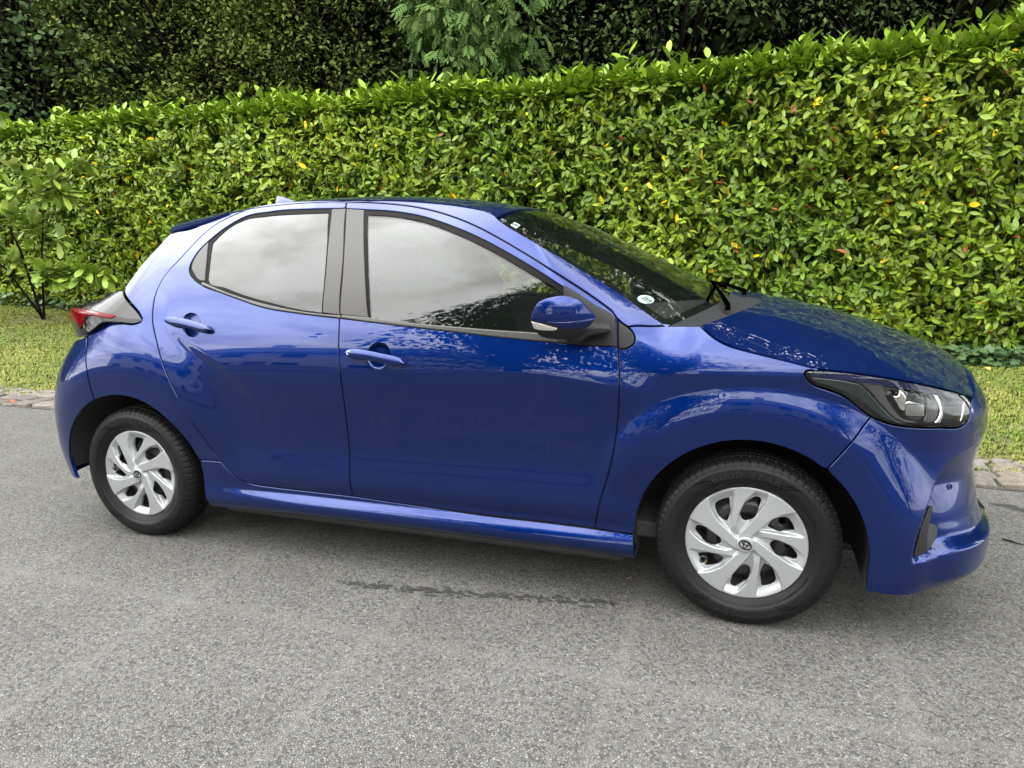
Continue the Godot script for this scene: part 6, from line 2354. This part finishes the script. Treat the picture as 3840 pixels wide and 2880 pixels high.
func build_street_behind() -> void:
	var turf := structure("front_lawn", sheet(-70, 70, 6.4, 60, 0.03), M.soil)
	M.render_white = speckle_material(lin(0.55, 0.53, 0.49), lin(0.68, 0.66, 0.62), 0.1, 2.0, 0.9, 0.2, 41)
	M.render_grey = speckle_material(lin(0.36, 0.34, 0.31), lin(0.46, 0.44, 0.41), 0.1, 2.0, 0.9, 0.2, 42)
	M.slate = speckle_material(lin(0.035, 0.036, 0.04), lin(0.08, 0.08, 0.085), 0.15, 1.2, 0.7, 0.5, 43)
	M.upvc = mat(lin(0.7, 0.7, 0.7), 0.4)
	M.paint_door = mat(lin(0.12, 0.02, 0.02), 0.4)
	build_house("pale rendered house with slate roof across the road", Vector3(-13.5, 0.03, 14.5), 11.0, 5.0, 7.6, 7.5, M.render_white)
	build_house("grey rendered house with slate roof across the road beyond the conifer", Vector3(3.6, 0.03, 16.5), 11.0, 5.0, 7.6, 7.5, M.render_grey)
	var gw := thing("garden_wall", "low rendered garden wall along the far side of the road", "wall", Vector3(0, 0.03, 7.2))
	box(gw, "wall", Vector3(-24, 0, 0), Vector3(14, 0.85, 0.2), M.render_grey)
	box(gw, "coping", Vector3(-24, 0.853, -0.05), Vector3(14, 0.93, 0.25), M.render_white)
	var spray := leaf_mesh(0.26, 0.2, 0.2, [0.0, 0.4, 0.75, 1.0], [0.2, 1.0, 0.6, 0.0])
	build_tree("conifer_tree", "dark spreading conifer across the road from the car", Vector3(-3.3, 0.03, 9.0), {"h": 13.0, "rad": Vector3(3.1, 5.8, 2.4), "mid": Vector3(0, 6.2, 0), "leaf": 0.24, "clusters": 260, "per": 34, "mesh": spray, "c0": Color(0.02, 0.035, 0.012), "c1": Color(0.045, 0.07, 0.02), "trunk": 0.25, "flat": 0.25, "fill": 0.5, "cluster": 0.75, "skirt": 0.8})
	build_tree("garden_tree", "round garden tree in front of the grey house across the road", Vector3(7.2, 0.03, 11.5), {"h": 7.0, "rad": Vector3(2.2, 2.6, 2.2), "mid": Vector3(0, 4.6, 0), "leaf": 0.22, "clusters": 90, "per": 34, "mesh": spray, "c0": Color(0.03, 0.055, 0.015), "c1": Color(0.07, 0.11, 0.03), "trunk": 0.18, "cluster": 0.7})
	build_tree("garden_tree", "large dark garden tree at the roadside ahead of the car", Vector3(9.5, 0.03, 4.6), {"h": 9.0, "rad": Vector3(2.8, 3.8, 2.8), "mid": Vector3(0, 4.6, 0), "leaf": 0.24, "clusters": 130, "per": 36, "mesh": spray, "c0": Color(0.02, 0.04, 0.012), "c1": Color(0.05, 0.08, 0.02), "trunk": 0.22, "cluster": 0.8})
	build_tree("garden_tree", "large dark garden tree at the roadside behind the car", Vector3(-15.5, 0.03, 3.6), {"h": 9.0, "rad": Vector3(3.0, 3.8, 2.6), "mid": Vector3(0, 4.4, 0), "leaf": 0.24, "clusters": 140, "per": 36, "mesh": spray, "c0": Color(0.02, 0.04, 0.012), "c1": Color(0.05, 0.08, 0.02), "trunk": 0.22, "cluster": 0.8})

# ------------------------------------------------------------------ litter
func build_litter() -> void:
	var lm := leaf_mesh(0.24, 0.3, 0.25)
	var spots := [[35, 1512, 0.11, 1], [460, 1785, 0.06, 2], [3705, 1225, 0.15, 0], [3750, 1345, 0.16, 0], [3690, 1372, 0.13, 3], [3800, 1360, 0.14, 1], [3660, 1345, 0.10, 1], [3560, 1365, 0.12, 0], [2372, 2172, 0.028, 3], [60, 1280, 0.10, 2], [310, 1600, 0.05, 1]]
	var mats := [mat(lin(0.30, 0.30, 0.05), 0.6), mat(lin(0.20, 0.075, 0.03), 0.7), mat(lin(0.36, 0.20, 0.06), 0.7), mat(lin(0.42, 0.30, 0.08), 0.7)]
	var words := ["dry brown leaf lying on the asphalt beside the edging stones", "small tan leaf on the asphalt beside the rear tyre", "pale green leaf resting on the hedge foot above the ivy", "large pale green leaf on the grass edge below the ivy", "straw-coloured leaf on the grass edge below the ivy", "red-brown leaf on the grass edge below the ivy", "small dry brown leaf tucked against the ivy", "yellow-green leaf on the grass beside the bonnet's nose", "tiny straw-coloured leaf on the asphalt under the sill", "tan leaf lying on the lawn near the young shrub", "small curled brown leaf on the asphalt behind the rear bumper"]
	for i in spots.size():
		var s: Array = spots[i]
		var r := px_ray(Vector2(s[0], s[1]))
		var p := CAM + r * ((0.0 - CAM.y) / r.y)
		if p.z < -1.4:
			for k in 6:
				p = CAM + r * ((verge_y(p.x, p.z) + 0.045 - CAM.y) / r.y)
			p.z = maxf(p.z, -4.6)
			p.y = verge_y(p.x, p.z) + 0.035
		else:
			p.y = 0.03 if p.z < -0.95 else 0.008
		var o := put(self, "fallen_leaf", lm, mats[s[3]], Transform3D(leaf_basis(Vector3(rng.randfn(), 0.1, rng.randfn()), (Vector3.UP + rand_dir() * 0.2).normalized(), s[2]), p))
		tag(o, words[i], "leaf", "fallen leaves")
	var q := at_px(Vector2(3795, 2038), 0.5)
	var r := px_ray(Vector2(3795, 2038))
	q = CAM + r * (-CAM.y / r.y)
	var tw := put(self, "twig", tube_mesh([q + Vector3(-0.03, 0.006, -0.03), q + Vector3(0, 0.008, 0), q + Vector3(0.035, 0.006, 0.02)], [0.003, 0.004, 0.002], 5), M.stem)
	tag(tw, "short pale twig lying on the asphalt near the front bumper", "twig")
